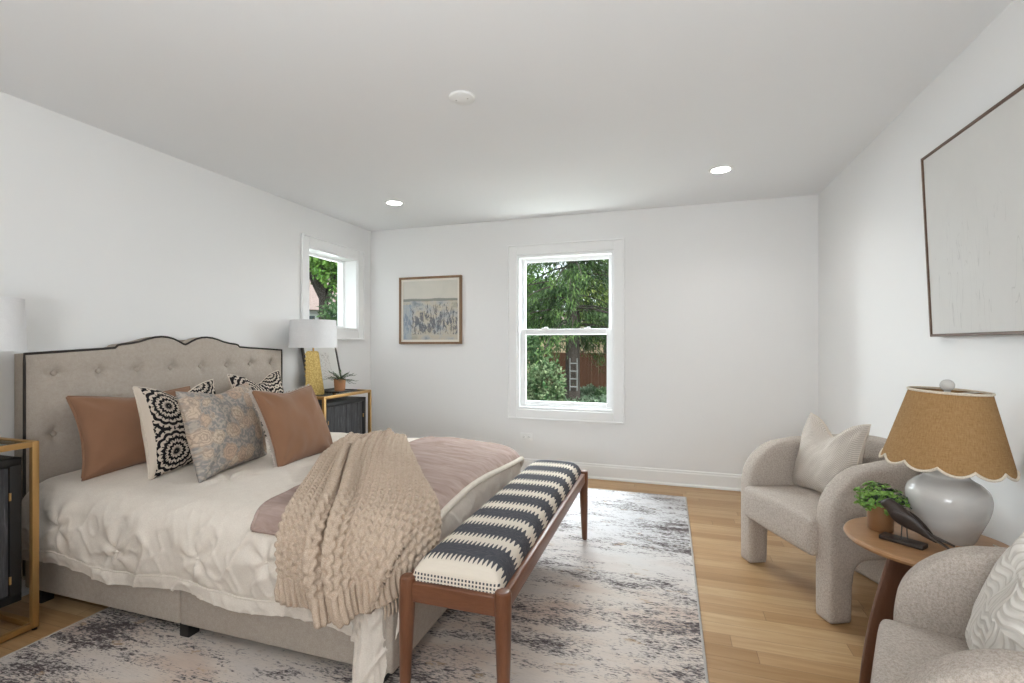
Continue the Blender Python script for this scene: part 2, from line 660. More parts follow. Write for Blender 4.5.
# ---------------------------------------------------------------- rug
def rug_mat():
    k = NT('distressed_rug')
    v = k.coord()
    x, y, z = k.xyz(v)
    big = k.noise(k.coord('Object', (0.9, 2.6, 1)), 1.15, 3, 0.55, 0.3)
    mid = k.noise(k.coord('Object', (2.6, 9, 1)), 1.9, 4, 0.65, 0.6)
    fine = k.noise(k.coord('Object', (34, 80, 1)), 1.3, 3, 0.7, 0.4)
    thread = k.noise(k.coord('Object', (18, 330, 1)), 1.0, 2, 0.6)
    a = k.math('ADD', k.math('MULTIPLY', big, 0.34), k.math('MULTIPLY', mid, 0.30))
    a = k.math('ADD', a, k.math('MULTIPLY', fine, 0.36))
    a = k.math('ADD', a, k.math('MULTIPLY', thread, 0.18))
    base1 = k.ramp(k.noise(k.coord('Object', (0.8, 2.2, 1), (3.1, 1.7, 0)), 1.6, 3, 0.6), [(0.36, (0.62, 0.56, 0.52)), (0.5, (0.66, 0.58, 0.515)), (0.62, (0.58, 0.455, 0.38))])
    base = k.mix(k.ramp(y, [(0.0, 0.0), (1.0, 0.9)]), base1, (0.63, 0.63, 0.645))  # base turns pale bluish towards the window: daylight painted into the rug colour
    base = k.mix(k.math('MULTIPLY', k.ramp(thread, [(0.45, 0.0), (0.7, 1.0)]), 0.25), base, (0.36, 0.33, 0.32))
    grey = k.mix(k.ramp(a, [(0.588, 0.0), (0.628, 1.0)]), base, (0.27, 0.245, 0.24))
    dark = k.mix(k.ramp(a, [(0.632, 0.0), (0.655, 1.0)]), grey, (0.105, 0.085, 0.085))
    tan = k.noise(k.coord('Object', (3.4, 7, 1), (9.2, 4.1, 0)), 2.0, 4, 0.65)
    col = k.mix(k.math('MULTIPLY', k.ramp(tan, [(0.62, 0.0), (0.69, 1.0)]), 0.6), dark, (0.42, 0.28, 0.16))
    k.bump(k.math('ADD', fine, thread), 0.4, 0.003)
    return k.done(col, 0.95, 0, 0.1)


M['rug'] = rug_mat()
M['binding'] = fabric('rug_binding', (0.40, 0.37, 0.35), (0.52, 0.49, 0.46))
rug = thing('area_rug', 'large distressed grey and cream area rug under the bed and bench', 'rug', (-1.17, 2.30, 0))
MB().box((0, 0.0, 0.005), (2.61, 3.65, 0.009), 0.002).build('pile', M['rug'], rug)
mb = MB()
for sx in (-1, 1): mb.tube([(sx * 1.305, -1.825, 0.006), (sx * 1.305, 1.825, 0.006)], 0.006, 8)
for sy in (-1, 1): mb.tube([(-1.305, sy * 1.825, 0.006), (1.305, sy * 1.825, 0.006)], 0.006, 8)
mb.build('bound_edge', M['binding'], rug)

# ---------------------------------------------------------------- bed
M['linen'] = fabric('taupe_linen_upholstery', (0.365, 0.31, 0.262), (0.475, 0.42, 0.365), 420, 0.25, 0.002)
M['welt'] = plain('dark_brown_welt', (0.028, 0.022, 0.02), 0.7)
M['mattress'] = plain('dark_mattress_ticking', (0.06, 0.06, 0.065), 0.9)
XH = -2.92       # headboard face
bed = thing('bed', 'upholstered taupe bed with tufted camelback headboard against the left wall', 'bed', (-1.95, 2.32, 0))
bx, by = -1.95, 2.32
HT = [(1.502, 1.187), (1.62, 1.195), (1.80, 1.206), (1.905, 1.214), (1.918, 1.228), (1.94, 1.234), (1.99, 1.240), (2.04, 1.251), (2.085, 1.266),
      (2.125, 1.276), (2.165, 1.280), (2.205, 1.277), (2.24, 1.268), (2.275, 1.252), (2.30, 1.238), (2.318, 1.231)]
HT += [(2 * 2.318 - y, z) for y, z in HT[-2::-1]]
hy, hz = np.array([p[0] for p in HT]), np.array([p[1] for p in HT])
ny, nz = 260, 120
yy = np.linspace(hy[0], hy[-1], ny)
Yg, Tg = np.meshgrid(yy, np.linspace(0, 1, nz), indexing='ij')
top = np.interp(yy, hy, hz)[:, None]
Zg = 0.10 + Tg * (top - 0.10)
btn_y = [1.617, 1.818, 2.018, 2.218, 2.418, 2.618, 2.818, 3.018]
btn = [(y, z) for z in (1.088, 0.784) for y in btn_y]
# puffed face: falls away at the border, dimples at the buttons, faint pulls between them
edge = np.minimum(np.minimum(Yg - hy[0], hy[-1] - Yg), np.minimum(top - Zg, 10))
X = 0.030 * (1 - np.exp(-edge / 0.05))
for (y, z) in btn:
    r = np.hypot(Yg - y, Zg - z)
    an = np.arctan2(Zg - z, Yg - y)
    X -= 0.020 * np.exp(-(r / 0.028) ** 2) + 0.010 * np.exp(-(r / 0.075) ** 2) * (1 + 0.35 * np.cos(4 * an))
X += 0.002 * vnoise(Yg * 9, Zg * 9, 3)
hb = MB()
front = np.stack([XH - 0.028 + X - bx, Yg - by, Zg], -1)
hb.grid(front, uv=False)
BK = -3.022
back = np.stack([np.full_like(Yg, BK - bx), Yg - by, Zg], -1)
hb.grid(back[::20, ::17], uv=False)
def rim(A, Bx):
    B = A.copy(); B[:, 0] = Bx
    hb.grid(np.stack([A, B], 1), uv=False)
for A in (front[:, -1], front[0, :], front[-1, :]): rim(A, BK - bx)
head = hb.build('headboard', M['linen'], bed, 40)
outl = [(XH - 0.026 - bx, hy[0] - by, 0.12 + 0.06 * i) for i in range(18)] + [(XH - 0.026 - bx, y - by, z) for y, z in HT] + \
       [(XH - 0.026 - bx, hy[-1] - by, 1.19 - 0.06 * i) for i in range(1, 18)]
wl = MB().tube(outl, 0.0062, 8, up=(1, 0, 0)).build('welt', M['welt'], head)
tag(wl, 'dark brown welt cord along the headboard edge')
for (y, z) in btn:
    MB().ball((XH - 0.024 - bx, y - by, z), 0.0135, 14, 8, (0.6, 1, 1)).build('button', M['linen'], head)


def rail(name, a, b, parent=bed):
    mb = MB().span(a, b, 0.008, 3)
    V = mb.v[0]
    V[:, 0] -= bx
    V[:, 1] -= by
    return mb.build(name, M['linen'], parent)


RZ0, RZ1 = 0.066, 0.30
rail('side_rail', (XH - 0.02, 1.50, RZ0), (-1.940, 1.55, RZ1))
rail('side_rail', (-1.935, 1.50, RZ0), (-0.955, 1.55, RZ1))
rail('side_rail', (XH - 0.02, 3.05, RZ0), (-1.937, 3.10, RZ1))
rail('side_rail', (-1.935, 3.05, RZ0), (-0.955, 3.10, RZ1))
rail('foot_rail', (-0.957, 1.50, RZ0), (-0.925, 3.10, RZ1 + 0.02))
mb = MB().span((XH - bx, 1.552 - by, 0.12), (-0.956 - bx, 3.048 - by, 0.25))
mb.build('slat_base', M['black'], bed)
mt = MB().span((XH + 0.012 - bx, 1.56 - by, 0.25), (-0.99 - bx, 3.04 - by, 0.53), 0.06, 4)
mt.build('mattress', M['mattress'], bed)
for (x, y) in ((-1.925, 1.535), (-1.925, 3.06), (-1.0, 1.535), (-1.0, 3.06), (-2.86, 1.535), (-2.86, 3.06), (-1.85, 2.3)):
    zz = 0.0105 if x > -2.5 else 0.0
    MB().span((x - 0.026 - bx, y - 0.026 - by, zz), (x + 0.026 - bx, y + 0.026 - by, 0.12), 0.004).build('leg', M['black'], bed)

# ------- duvet: one sheet folded over the mattress
A1, B0, B1, R, ZD = -1.005, 1.58, 3.02, 0.10, 0.592
A0 = XH + 0.025


def sheet_base(a, b):
    """sheet coordinates (a along the bed, b across) to a point on the made bed"""
    rc = 0.07
    qa = np.maximum(0, a - (A1 - rc))
    lo, hi = B0 + rc, B1 - rc
    qb = np.where(b < lo, b - lo, np.where(b > hi, b - hi, 0.0))
    dd = np.hypot(qa, qb) + 1e-9
    na, nb = qa / dd, qb / dd
    d = np.maximum(dd - rc, 0) + 1e-9
    inner = np.minimum(dd, rc)
    arc = R * PI / 2
    inr = d < arc
    th = np.minimum(d, arc) / R
    diag = np.minimum(na, np.abs(nb)) * 1.414
    hor = R * np.sin(th) + np.where(inr, 0, (d - arc) * (0.04 + 0.10 * diag))
    drop = R * (1 - np.cos(th)) + np.where(inr, 0, d - arc) * (1 + 0.12 * diag)
    sag = 0.012 * np.exp(-((b - 2.3) / 0.55) ** 2)
    crown = -0.022 * np.clip((np.abs(b - 2.3) - 0.35) / 0.4, 0, 1) ** 2 - 0.03 * np.clip((a + 1.45) / 0.45, 0, 1) ** 1.5
    P = np.stack([np.minimum(a, A1 - rc) + na * (inner + hor), np.clip(b, lo, hi) + nb * (inner + hor), ZD + sag + crown - drop], -1)
    return P, th / (PI / 2), na, nb, d


def normals(P):
    du = np.gradient(P, axis=0)
    dv = np.gradient(P, axis=1)
    n = np.cross(du, dv)
    return n / (np.linalg.norm(n, axis=-1, keepdims=True) + 1e-12)


PINCH = [(-2.25, 1.30), (-1.79, 1.33), (-1.45, 1.36), (-2.02, 1.80), (-1.70, 2.2), (-2.62, 1.36)]


def sheet_disp(a, b):
    """wrinkles of the comforter"""
    _, th, na, nb, d = sheet_base(a, b)
    side = np.clip(d / 0.2, 0, 1)
    h = 0.010 * vnoise(a * 2.3, b * 3.1, 1) + 0.012 * vnoise(a * 4.3 + b * 2, b * 4.0 - a, 2) * (0.4 + side)
    # soft diagonal drape folds on the sides
    w = vnoise(a * 7 + 1.2 * vnoise(a * 3, b * 3, 9) + b * 5, b * 2.2, 5)
    h += 0.016 * w * side
    w2 = 1 - np.abs(vnoise(a * 9 - b * 6, b * 5 + a * 4, 6)) * 4
    h += 0.008 * np.clip(w2, 0, 1) ** 2 * (0.25 + side)
    w3 = 1 - np.abs(vnoise(a * 17 + b * 9, b * 11 - a * 7, 16)) * 4
    h += 0.006 * np.clip(w3, 0, 1) ** 2 * side
    for (pa, pb) in PINCH:
        r = np.hypot(a - pa, (b - pb) * 1.1)
        an = np.arctan2(b - pb, a - pa)
        h -= 0.017 * np.exp(-(r / 0.035) ** 2)
        h += 0.009 * np.cos(5 * an + pa * 7) * np.exp(-(r / 0.15) ** 2) * np.clip(r / 0.04, 0, 1)
    return h


def duvet_hem(a):
    return 1.165 + 0.016 * np.sin(a * 9.0) + 0.02 * np.clip((-2.4 - a) / 0.5, 0, 1)


na_, nb_ = 300, 340
Ag = np.linspace(A0, A1 + 0.275, na_)
u = np.linspace(0, 1, nb_)
Amat, Umat = np.meshgrid(Ag, u, indexing='ij')
b_lo = duvet_hem(Amat) - 0.17 * np.clip((Amat + 1.02) / 0.05, 0, 1)
Bmat = b_lo + Umat * (3.43 - b_lo)


def duvet_surface(Aq, Bq):
    P, th, na, nb, d = sheet_base(Aq, Bq)
    return P


P0 = sheet_base(Amat, Bmat)[0]
N0 = normals(P0)
if N0[150, 170, 2] < 0: N0 = -N0
H0 = sheet_disp(Amat, Bmat)
# hem seam: a groove 5 cm above the edge and a plump roll below it
fromhem = Bmat - b_lo
H0 += -0.005 * np.exp(-((fromhem - 0.058) / 0.006) ** 2) + 0.004 * np.exp(-((fromhem - 0.028) / 0.018) ** 2)
# belly of the hanging side
H0 += 0.022 * np.sin(np.clip((1.50 - Bmat) / 0.30, 0, 1) * PI) * (Amat < A1)
# corner folds
da_, db_ = np.maximum(0, Amat - A1), np.maximum(0, B0 - Bmat)
corner = np.clip(da_ / 0.08, 0, 1) * np.clip(db_ / 0.08, 0, 1)
ang = np.arctan2(db_, da_ + 1e-6)
H0 += corner * 0.012 * np.sin(ang * 5 + 0.4) * np.clip(np.hypot(da_, db_) / 0.35, 0, 1)
PD = P0 + N0 * H0[..., None]
PD[..., 2] = np.maximum(PD[..., 2], 0.022)


def quilt_mat(name, c1, c2, rough=0.85, sc=240):
    return fabric(name, c1, c2, sc, 0.12, 0.001, rough)


M['duvet'] = quilt_mat('cream_cotton', (0.68, 0.61, 0.54), (0.77, 0.705, 0.63))
M['mauve'] = None


def slab(name, P, thick, m, parent=None, uvs=None):
    """sheet with its own thickness: outer face P, inner face below it, closed rim"""
    N = normals(P)
    nu, nv = P.shape[:2]
    if N[..., 2].sum() < 0: N = -N
    Q = P - N * thick
    mb = MB()
    mb.grid(P, uv=True)
    mb.grid(Q, uv=True)
    n = nu * nv
    idx = np.arange(n).reshape(nu, nv)
    loop = list(idx[:, 0]) + list(idx[-1, 1:]) + list(idx[::-1, -1][1:]) + list(idx[0, ::-1][1:-1])
    mb.f += [(int(p), int(q), int(q) + n, int(p) + n) for p, q in zip(loop, loop[1:] + loop[:1])]
    return mb.build(name, m, parent, 60)


duvet = thing('comforter', 'cream comforter spread over the bed, hanging down its near side', 'comforter', (0, 0, 0))
slab('comforter_cover', PD, 0.012, M['duvet'], duvet)
hem = []
pip = MB()
jj = 2
pip.tube([tuple(PD[i, 8] + N0[i, 8] * 0.003) for i in range(4, na_ - 4, 2)], 0.0035, 6)
pip.build('hem_piping', M['duvet'], duvet)
for (pa, pb) in PINCH[:5]:
    i = int(np.argmin(np.abs(Ag - pa)))
    j = int(np.argmin(np.abs(Bmat[i] - pb)))
    MB().ball(tuple(PD[i, j]), 0.008, 10, 6, (1, 1, 0.6)).build('tuft', M['duvet'], duvet)


def over_duvet(a, b, off):
    """point riding on the comforter, off metres above its surface"""
    P = sheet_base(a, b)[0]
    N = normals(P)
    if N[..., 2].sum() < 0: N = -N
    h = sheet_disp(a, b) + 0.022 * np.sin(np.clip((1.50 - b) / 0.30, 0, 1) * PI) * (a < A1)
    return P + N * (h + off)[..., None], N


# ------- mauve coverlet folded over the foot
def coverlet_mat():
    k = NT('mauve_washed_coverlet')
    v = k.coord()
    n1 = k.noise(k.coord('Object', (2, 9, 4)), 3, 4, 0.6, 0.5)
    n2 = k.noise(v, 300, 2)
    col = k.mix(k.ramp(n1, [(0.35, 0.0), (0.65, 1.0)]), (0.33, 0.235, 0.205), (0.45, 0.345, 0.305))
    k.bump(k.math('ADD', k.math('MULTIPLY', n2, 0.4), k.noise(k.coord('Object', (6, 60, 6)), 4, 3)), 0.4, 0.004)
    return k.done(col, 0.92, 0, 0.15)


M['coverlet'] = coverlet_mat()
M['band'] = fabric('cream_cotton_band', (0.60, 0.54, 0.46), (0.70, 0.63, 0.55), 300)
cov = thing('coverlet', 'mauve coverlet with cream bound edge folded across the foot of the bed', 'coverlet', (0, 0, 0))
nu, nv = 120, 240
U_, V_ = np.meshgrid(np.linspace(0, 1, nu), np.linspace(0, 1, nv), indexing='ij')
bb = 1.468 + V_ * (3.12 - 1.468)
left = -1.56 + 0.10 * np.clip((1.62 - bb) / 0.22, 0, 1) ** 1.6 + 0.012 * np.sin(bb * 8)
right = -0.905 + 0.012 * np.sin(bb * 5)
aa = left + U_ * (right - left)
PC, NC = over_duvet(aa, bb, np.full_like(aa, 0.016) + 0.005 * vnoise(aa * 8, bb * 11, 21) + 0.004 * np.clip(1 - np.abs(vnoise(aa * 5, bb * 13, 22)) * 4, 0, 1))
slab('cover_panel', PC, 0.010, M['coverlet'], cov)
mb = MB()
# cream band wrapped round the edge that faces the bench
edgeP = PC[-1]
rim_n = np.stack([np.full(nv, 1.0), np.zeros(nv), np.zeros(nv)], -1)
mb.tube([tuple(p + np.array((0.004, 0, -0.006))) for p in edgeP], 0.016, 10)
b_ = mb.build('edge_band', M['band'], cov)
tag(b_, 'cream edge band')
mb = MB()
mb.tube([tuple(p + np.array((0, 0.0, -0.004))) for p in PC[:, 0]], 0.009, 8)
mb.tube([tuple(p + np.array((0, 0.0, -0.004))) for p in PC[0]], 0.008, 8)
mb.build('hem_roll', M['coverlet'], cov)

# ------- knitted throw
M['knit'] = fabric('tan_chunky_yarn', (0.43, 0.33, 0.25), (0.61, 0.49, 0.39), 330, 0.5, 0.003)
throw = thing('knitted_throw', 'chunky tan cable knit throw draped over the near foot corner of the bed', 'throw', (0, 0, 0))
nu, nv = 300, 420
s_, t_ = np.linspace(0, 1, nu), np.linspace(0, 1, nv)
Lc = [(-1.95, 2.66), (-1.76, 2.20), (-1.53, 1.77), (-1.365, 1.46), (-1.325, 1.285)]
Rc = [(-1.62, 2.78), (-1.43, 2.50), (-1.16, 2.12), (-0.90, 1.80), (-0.735, 1.66)]
Hc = [(-1.325, 1.285), (-1.19, 1.265), (-1.03, 1.285), (-0.87, 1.385), (-0.735, 1.66)]
Lp, Rp = catmull(Lc, t_), catmull(Rc, t_)
Hp = catmull(Hc, s_)
lin = Lp[-1] * (1 - s_[:, None]) + Rp[-1] * s_[:, None]
dev = Hp - lin
AB = Lp[None] * (1 - s_[:, None, None]) + Rp[None] * s_[:, None, None] + dev[:, None] * (t_[None, :, None] ** 2.2)
a_, b_ = AB[..., 0], AB[..., 1]
Ss, Tt = np.meshgrid(s_, t_, indexing='ij')
vc = 0.26 + 0.19 * Tt
fall = np.clip((Tt - 0.12) / 0.2, 0, 1)
edge_dn = np.minimum(1, np.minimum(np.minimum(Ss, 1 - Ss) / 0.02, np.minimum(Tt, 1 - Tt) / 0.01))
PT, NTn = over_duvet(a_, b_, 0.044 - 0.006 * np.clip((a_ + 0.93) / 0.08, 0, 1))
for it in range(260):        # let the cloth bridge the wrinkles under it
    Q = PT.copy()
    Q[1:-1, 1:-1] = (PT[:-2, 1:-1] + PT[2:, 1:-1] + PT[1:-1, :-2] + PT[1:-1, 2:]) / 4
    Q[0, 1:-1] = (PT[0, :-2] + PT[0, 2:]) / 2
    Q[-1, 1:-1] = (PT[-1, :-2] + PT[-1, 2:]) / 2
    Q[1:-1, 0] = (PT[:-2, 0] + PT[2:, 0]) / 2
    Q[1:-1, -1] = (PT[:-2, -1] + PT[2:, -1]) / 2
    PT = Q
NTn = normals(PT)
if NTn[150, 100, 2] < 0: NTn = -NTn
def fold(c, w, hgt): return hgt * np.exp(-((Ss - c) / w) ** 2)
# a deep valley down the left third, gathered pleats near the top, soft flutes near the hem
off = fall * (fold(vc - 0.055, 0.038, 0.048) + fold(vc + 0.060, 0.045, 0.050))
off += 0.022 * (1 - Tt) ** 2 * (0.5 + 0.5 * np.cos(Ss * 2 * PI * 1.5 + 1.0))
off += fold(0.80 - 0.1 * (1 - Tt), 0.05, 0.024) * np.clip(1 - Tt / 0.55, 0, 1)
off += 0.010 * (a_ < -0.93) * (1 + np.sin(Ss * 2 * PI * 3 + 0.5)) * np.clip((Tt - 0.6) / 0.4, 0, 1)
off += 0.008 * (0.5 + vnoise(Ss * 5, Tt * 6, 33))
crease = np.exp(-((Ss - vc) / 0.016) ** 2) * fall
PT = PT + NTn * ((off - 0.022 * crease) * (0.6 + 0.4 * edge_dn))[..., None]
NTn = normals(PT)
if NTn[150, 100, 2] < 0: NTn = -NTn
# stitches laid out by true length on the cloth
du = np.concatenate([np.zeros((1, nv)), np.cumsum(np.linalg.norm(np.diff(PT, axis=0), axis=-1), axis=0)], 0)
uu = du - du[nu // 2][None]
dv = np.concatenate([np.zeros((nu, 1)), np.cumsum(np.linalg.norm(np.diff(PT, axis=1), axis=-1), axis=1)], 1)
vv = dv - dv[:, -1:]
vv = np.repeat(np.median(vv, axis=0)[None], nu, 0) * 0.6 + vv * 0.4
cw, cp = 0.031, 0.038
ci = np.floor(uu / cw)
kx = uu / cw - ci - 0.5
ky = vv / cp + 0.5 * np.mod(ci, 2)
def plait(cx, sh, sgn):
    y = ky + sh - np.floor(ky + sh) - 0.5
    x = kx - cx
    xr, yr = x + 0.55 * sgn * y, y - 0.35 * sgn * x
    return np.sqrt(np.clip(1 - (xr / 0.36) ** 2 - (yr / 0.50) ** 2, 0, 1))
knit = np.maximum(plait(-0.17, 0.0, 1.0), plait(0.17, 0.5, -1.0))
rib = np.abs(np.cos(PI * uu / 0.022)) ** 0.6 * 1.05
kr = np.clip((vv + 0.105) / 0.010, 0, 1)
kn = (knit * (1 - kr) + rib * kr) * 0.0130
PT = PT + NTn * (kn * np.clip(edge_dn, 0.3, 1) * (1 - 0.7 * crease))[..., None]
mb = MB()
slab('knit_body', PT, 0.014, M['knit'], throw)
fr = MB()
for i in range(nu - 78, nu, 5):
    p = PT[i, -1]
    fr.tube([tuple(p), tuple(p + np.array((0.004, 0.002 * rng.uniform(-1, 1), -0.02))), tuple(p + np.array((0.003, 0.004 * rng.uniform(-1, 1), -0.045)))], [0.004, 0.005, 0.003], 6)
fr.build('fringe', M['knit'], throw)

# ---------------------------------------------------------------- pillows
def pillow_axes(bl, br, lean):
    bl, br = Vector((*bl, 0)), Vector((*br, 0))
    ex = (br - bl).normalized()
    nh = Vector((ex.y, -ex.x, 0))
    up = Vector((0, 0, 1)) * math.cos(lean) - nh * math.sin(lean)
    nn = nh * math.cos(lean) + Vector((0, 0, 1)) * math.sin(lean)
    return (bl + br) / 2, ex, up, nn


def pillow_shape(w, h, t, chop=0.0, seed=0, n=72, slump=0.0, sharpc=0.10):
    u = np.linspace(-1, 1, n)
    Uu, Vv = np.meshgrid(u, u, indexing='ij')
    px = w / 2 * Uu * (1 - sharpc * (1 - Vv ** 2) * np.abs(Uu) ** 2)
    py = h / 2 * Vv * (1 - sharpc * (1 - Uu ** 2) * np.abs(Vv) ** 2)
    th = t / 2 * (np.clip((1 - Uu ** 2) * (1 - Vv ** 2), 0, 1)) ** 0.42
    top_ = np.clip((Vv + 0.55) / 1.55, 0, 1)
    if chop:
        dip = np.exp(-(Uu / 0.42) ** 2)
        py = py - chop * dip * top_ ** 1.5
        th = th * (1 - 0.35 * dip * top_)
    wr = 0.010 * vnoise(Uu * 2.2 + seed, Vv * 2.2, seed) + 0.006 * vnoise(Uu * 5 + seed, Vv * 4 - Uu * 3, seed + 1)
    # creases running in from the corners
    for sx in (-1, 1):
        for sy in (-1, 1):
            r = np.hypot(Uu - sx, Vv - sy)
            an = np.arctan2(Vv - sy, Uu - sx)
            wr += 0.006 * np.cos(7 * an + seed + sx) * np.exp(-((r - 0.45) / 0.35) ** 2)
    win = np.clip((1 - np.maximum(np.abs(Uu), np.abs(Vv))) / 0.15, 0, 1)
    return px, py, th, wr * win, Uu, Vv


def make_pillow(name, label, cat, bl, br, zb, lean, w, h, t, mf, mbk, chop=0.0, seed=1, group=None, trimm=None, trim_r=0.004, roll=0.0, twist=0.0):
    mid, ex, up, nn = pillow_axes(bl, br, lean)
    if roll:
        q = Matrix.Rotation(roll, 3, nn)
        ex, up = q @ ex, q @ up
    o = thing(name, label, cat, (mid.x, mid.y, zb), 0, group)
    px, py, th, wr, Uu, Vv = pillow_shape(w, h, t, chop, seed)
    ym = py.min()
    E = [np.array(v) for v in (ex, up, nn)]

    def place(z):
        return px[..., None] * E[0] + (py - ym)[..., None] * E[1] + z[..., None] * E[2]
    curve = twist * (Vv + 1) ** 2
    F_ = place(th + wr + curve)
    B_ = place(-th * 0.9 + wr + curve)
    mb = MB()
    mb.grid(F_)
    f = mb.build('pillow_front', mf, o, 70)
    mb = MB()
    mb.grid(B_)
    mb.build('pillow_back', mbk, o, 70)
    if trimm is not None:
        Z = place(curve)
        n = Z.shape[0]
        loop = list(Z[:, 0]) + list(Z[-1, 1:]) + list(Z[::-1, -1][1:]) + list(Z[0, ::-1][1:-1])
        mb = MB()
        mb.tube([tuple(p) for p in loop[::2]], trim_r, 6, True)
        mb.build('edge_piping', trimm, o)
    return o, place, (px, py, th, Uu, Vv), E


def velvet(name, c):
    k = NT(name)
    n = k.noise(k.coord(), 7, 3)
    col = k.mix(n, tuple(x * 0.9 for x in c), tuple(x * 1.12 for x in c))
    k.bump(k.noise(k.coord(), 300, 2), 0.15, 0.001)
    return k.done(col, 0.92, 0, 0.06, sheen=0.2)


M['brown'] = velvet('camel_brown_velvet', (0.255, 0.137, 0.082))
M['brown2'] = velvet('camel_brown_velvet_deep', (0.25, 0.133, 0.08))
M['cream_cloth'] = fabric('cream_cloth', (0.60, 0.52, 0.44), (0.70, 0.62, 0.53), 300)


def suzani(bw=0.05):
    """black embroidery of scalloped rosettes on cream, a plain cream border down one side"""
    k = NT('black_rosette_embroidery')
    uvn = k.n('ShaderNodeTexCoord').outputs['UV']
    x, y, z = k.xyz(uvn)
    wob = k.noise(uvn, 22, 2)

    def rosette(cx, cy, petals, freq):
        dx, dy = k.math('SUBTRACT', x, cx), k.math('SUBTRACT', y, cy)
        r = k.math('SQRT', k.math('ADD', k.math('MULTIPLY', dx, dx), k.math('MULTIPLY', dy, dy)))
        an = k.math('ARCTAN2', dy, dx)
        pet = k.math('ABSOLUTE', k.math('SINE', k.math('MULTIPLY', an, petals / 2)))
        q = k.math('ADD', k.math('MULTIPLY', r, freq), k.math('MULTIPLY', pet, -1.9))
        q = k.math('ADD', q, k.math('MULTIPLY', wob, 1.6))
        ringv = k.math('SINE', q)
        spoke = k.math('SINE', k.math('ADD', k.math('MULTIPLY', an, petals * 2), k.math('MULTIPLY', wob, 3.0)))
        spoke = k.math('MULTIPLY', k.math('GREATER_THAN', spoke, 0.55), k.math('GREATER_THAN', k.math('SINE', k.math('ADD', k.math('MULTIPLY', r, freq / 2), 0.6)), 0.0))
        return k.math('MAXIMUM', k.math('GREATER_THAN', ringv, 0.0), spoke), r
    f1, r1 = rosette(0.24, 0.76, 14, 100)
    f2, r2 = rosette(0.24, 0.24, 14, 100)
    f3, r3 = rosette(0.74, 0.50, 16, 96)
    f4, r4 = rosette(0.74, 1.02, 16, 96)
    near1 = k.math('LESS_THAN', r1, r2)
    a = k.math('ADD', k.math('MULTIPLY', near1, f1), k.math('MULTIPLY', k.math('SUBTRACT', 1.0, near1), f2))
    r12 = k.math('MINIMUM', r1, r2)
    near3 = k.math('LESS_THAN', r3, r4)
    b = k.math('ADD', k.math('MULTIPLY', near3, f3), k.math('MULTIPLY', k.math('SUBTRACT', 1.0, near3), f4))
    r34 = k.math('MINIMUM', r3, r4)
    n12 = k.math('LESS_THAN', r12, r34)
    v = k.math('ADD', k.math('MULTIPLY', n12, a), k.math('MULTIPLY', k.math('SUBTRACT', 1.0, n12), b))
    border = k.math('GREATER_THAN', k.math('ADD', x, k.math('MULTIPLY', wob, 0.02)), bw)
    v = k.math('MULTIPLY', v, border)
    col = k.mix(v, (0.58, 0.50, 0.42), (0.014, 0.012, 0.014))
    k.bump(k.math('ADD', v, k.math('MULTIPLY', k.noise(uvn, 240, 2), 0.4)), 0.4, 0.003)
    return k.done(col, 0.92, 0, 0.15)


def floral():
    k = NT('faded_floral_print')
    uvn = k.coord('UV', (1.15, 0.95, 1))
    dn = k.n('ShaderNodeTexNoise')
    k.t.links.new(uvn, dn.inputs['Vector'])
    dn.inputs['Scale'].default_value = 16
    dn.inputs['Detail'].default_value = 2
    sub = k.n('ShaderNodeVectorMath', operation='SUBTRACT')
    k.t.links.new(dn.outputs['Color'], sub.inputs[0])
    sub.inputs[1].default_value = (0.5, 0.5, 0.5)
    scl = k.n('ShaderNodeVectorMath', operation='SCALE')
    k.t.links.new(sub.outputs[0], scl.inputs[0])
    scl.inputs['Scale'].default_value = 0.07
    ad = k.n('ShaderNodeVectorMath', operation='ADD')
    k.t.links.new(uvn, ad.inputs[0])
    k.t.links.new(scl.outputs[0], ad.inputs[1])
    w = ad.outputs[0]
    d = k.voro(w, 5.2, 'F1', 0.85)
    petal = k.voro(w, 17, 'DISTANCE_TO_EDGE')
    cellc = k.n('ShaderNodeSeparateColor')
    k.t.links.new(k.voro(w, 5.2, 'F1', 0.85, 'Color'), cellc.inputs[0])
    rings = k.math('SINE', k.math('MULTIPLY', d, 42))
    flower = k.ramp(k.math('ADD', d, k.math('MULTIPLY', k.noise(uvn, 30, 2), 0.16)), [(0.56, 1.0), (0.66, 0.0)])
    fcol = k.mix(cellc.outputs[0], (0.58, 0.48, 0.38), (0.50, 0.36, 0.27))
    fcol = k.mix(k.math('MULTIPLY', k.math('GREATER_THAN', rings, 0.55), 0.55), fcol, (0.27, 0.21, 0.18))
    fcol = k.mix(k.ramp(petal, [(0.02, 0.5), (0.07, 0.0)]), fcol, (0.27, 0.225, 0.20))
    bg = k.mix(k.ramp(k.noise(w, 24, 3), [(0.46, 0.0), (0.56, 1.0)]), (0.26, 0.245, 0.24), (0.42, 0.37, 0.32))
    col = k.mix(flower, bg, fcol)
    k.bump(k.noise(uvn, 200, 2), 0.2, 0.002)
    return k.done(col, 0.93, 0, 0.12)


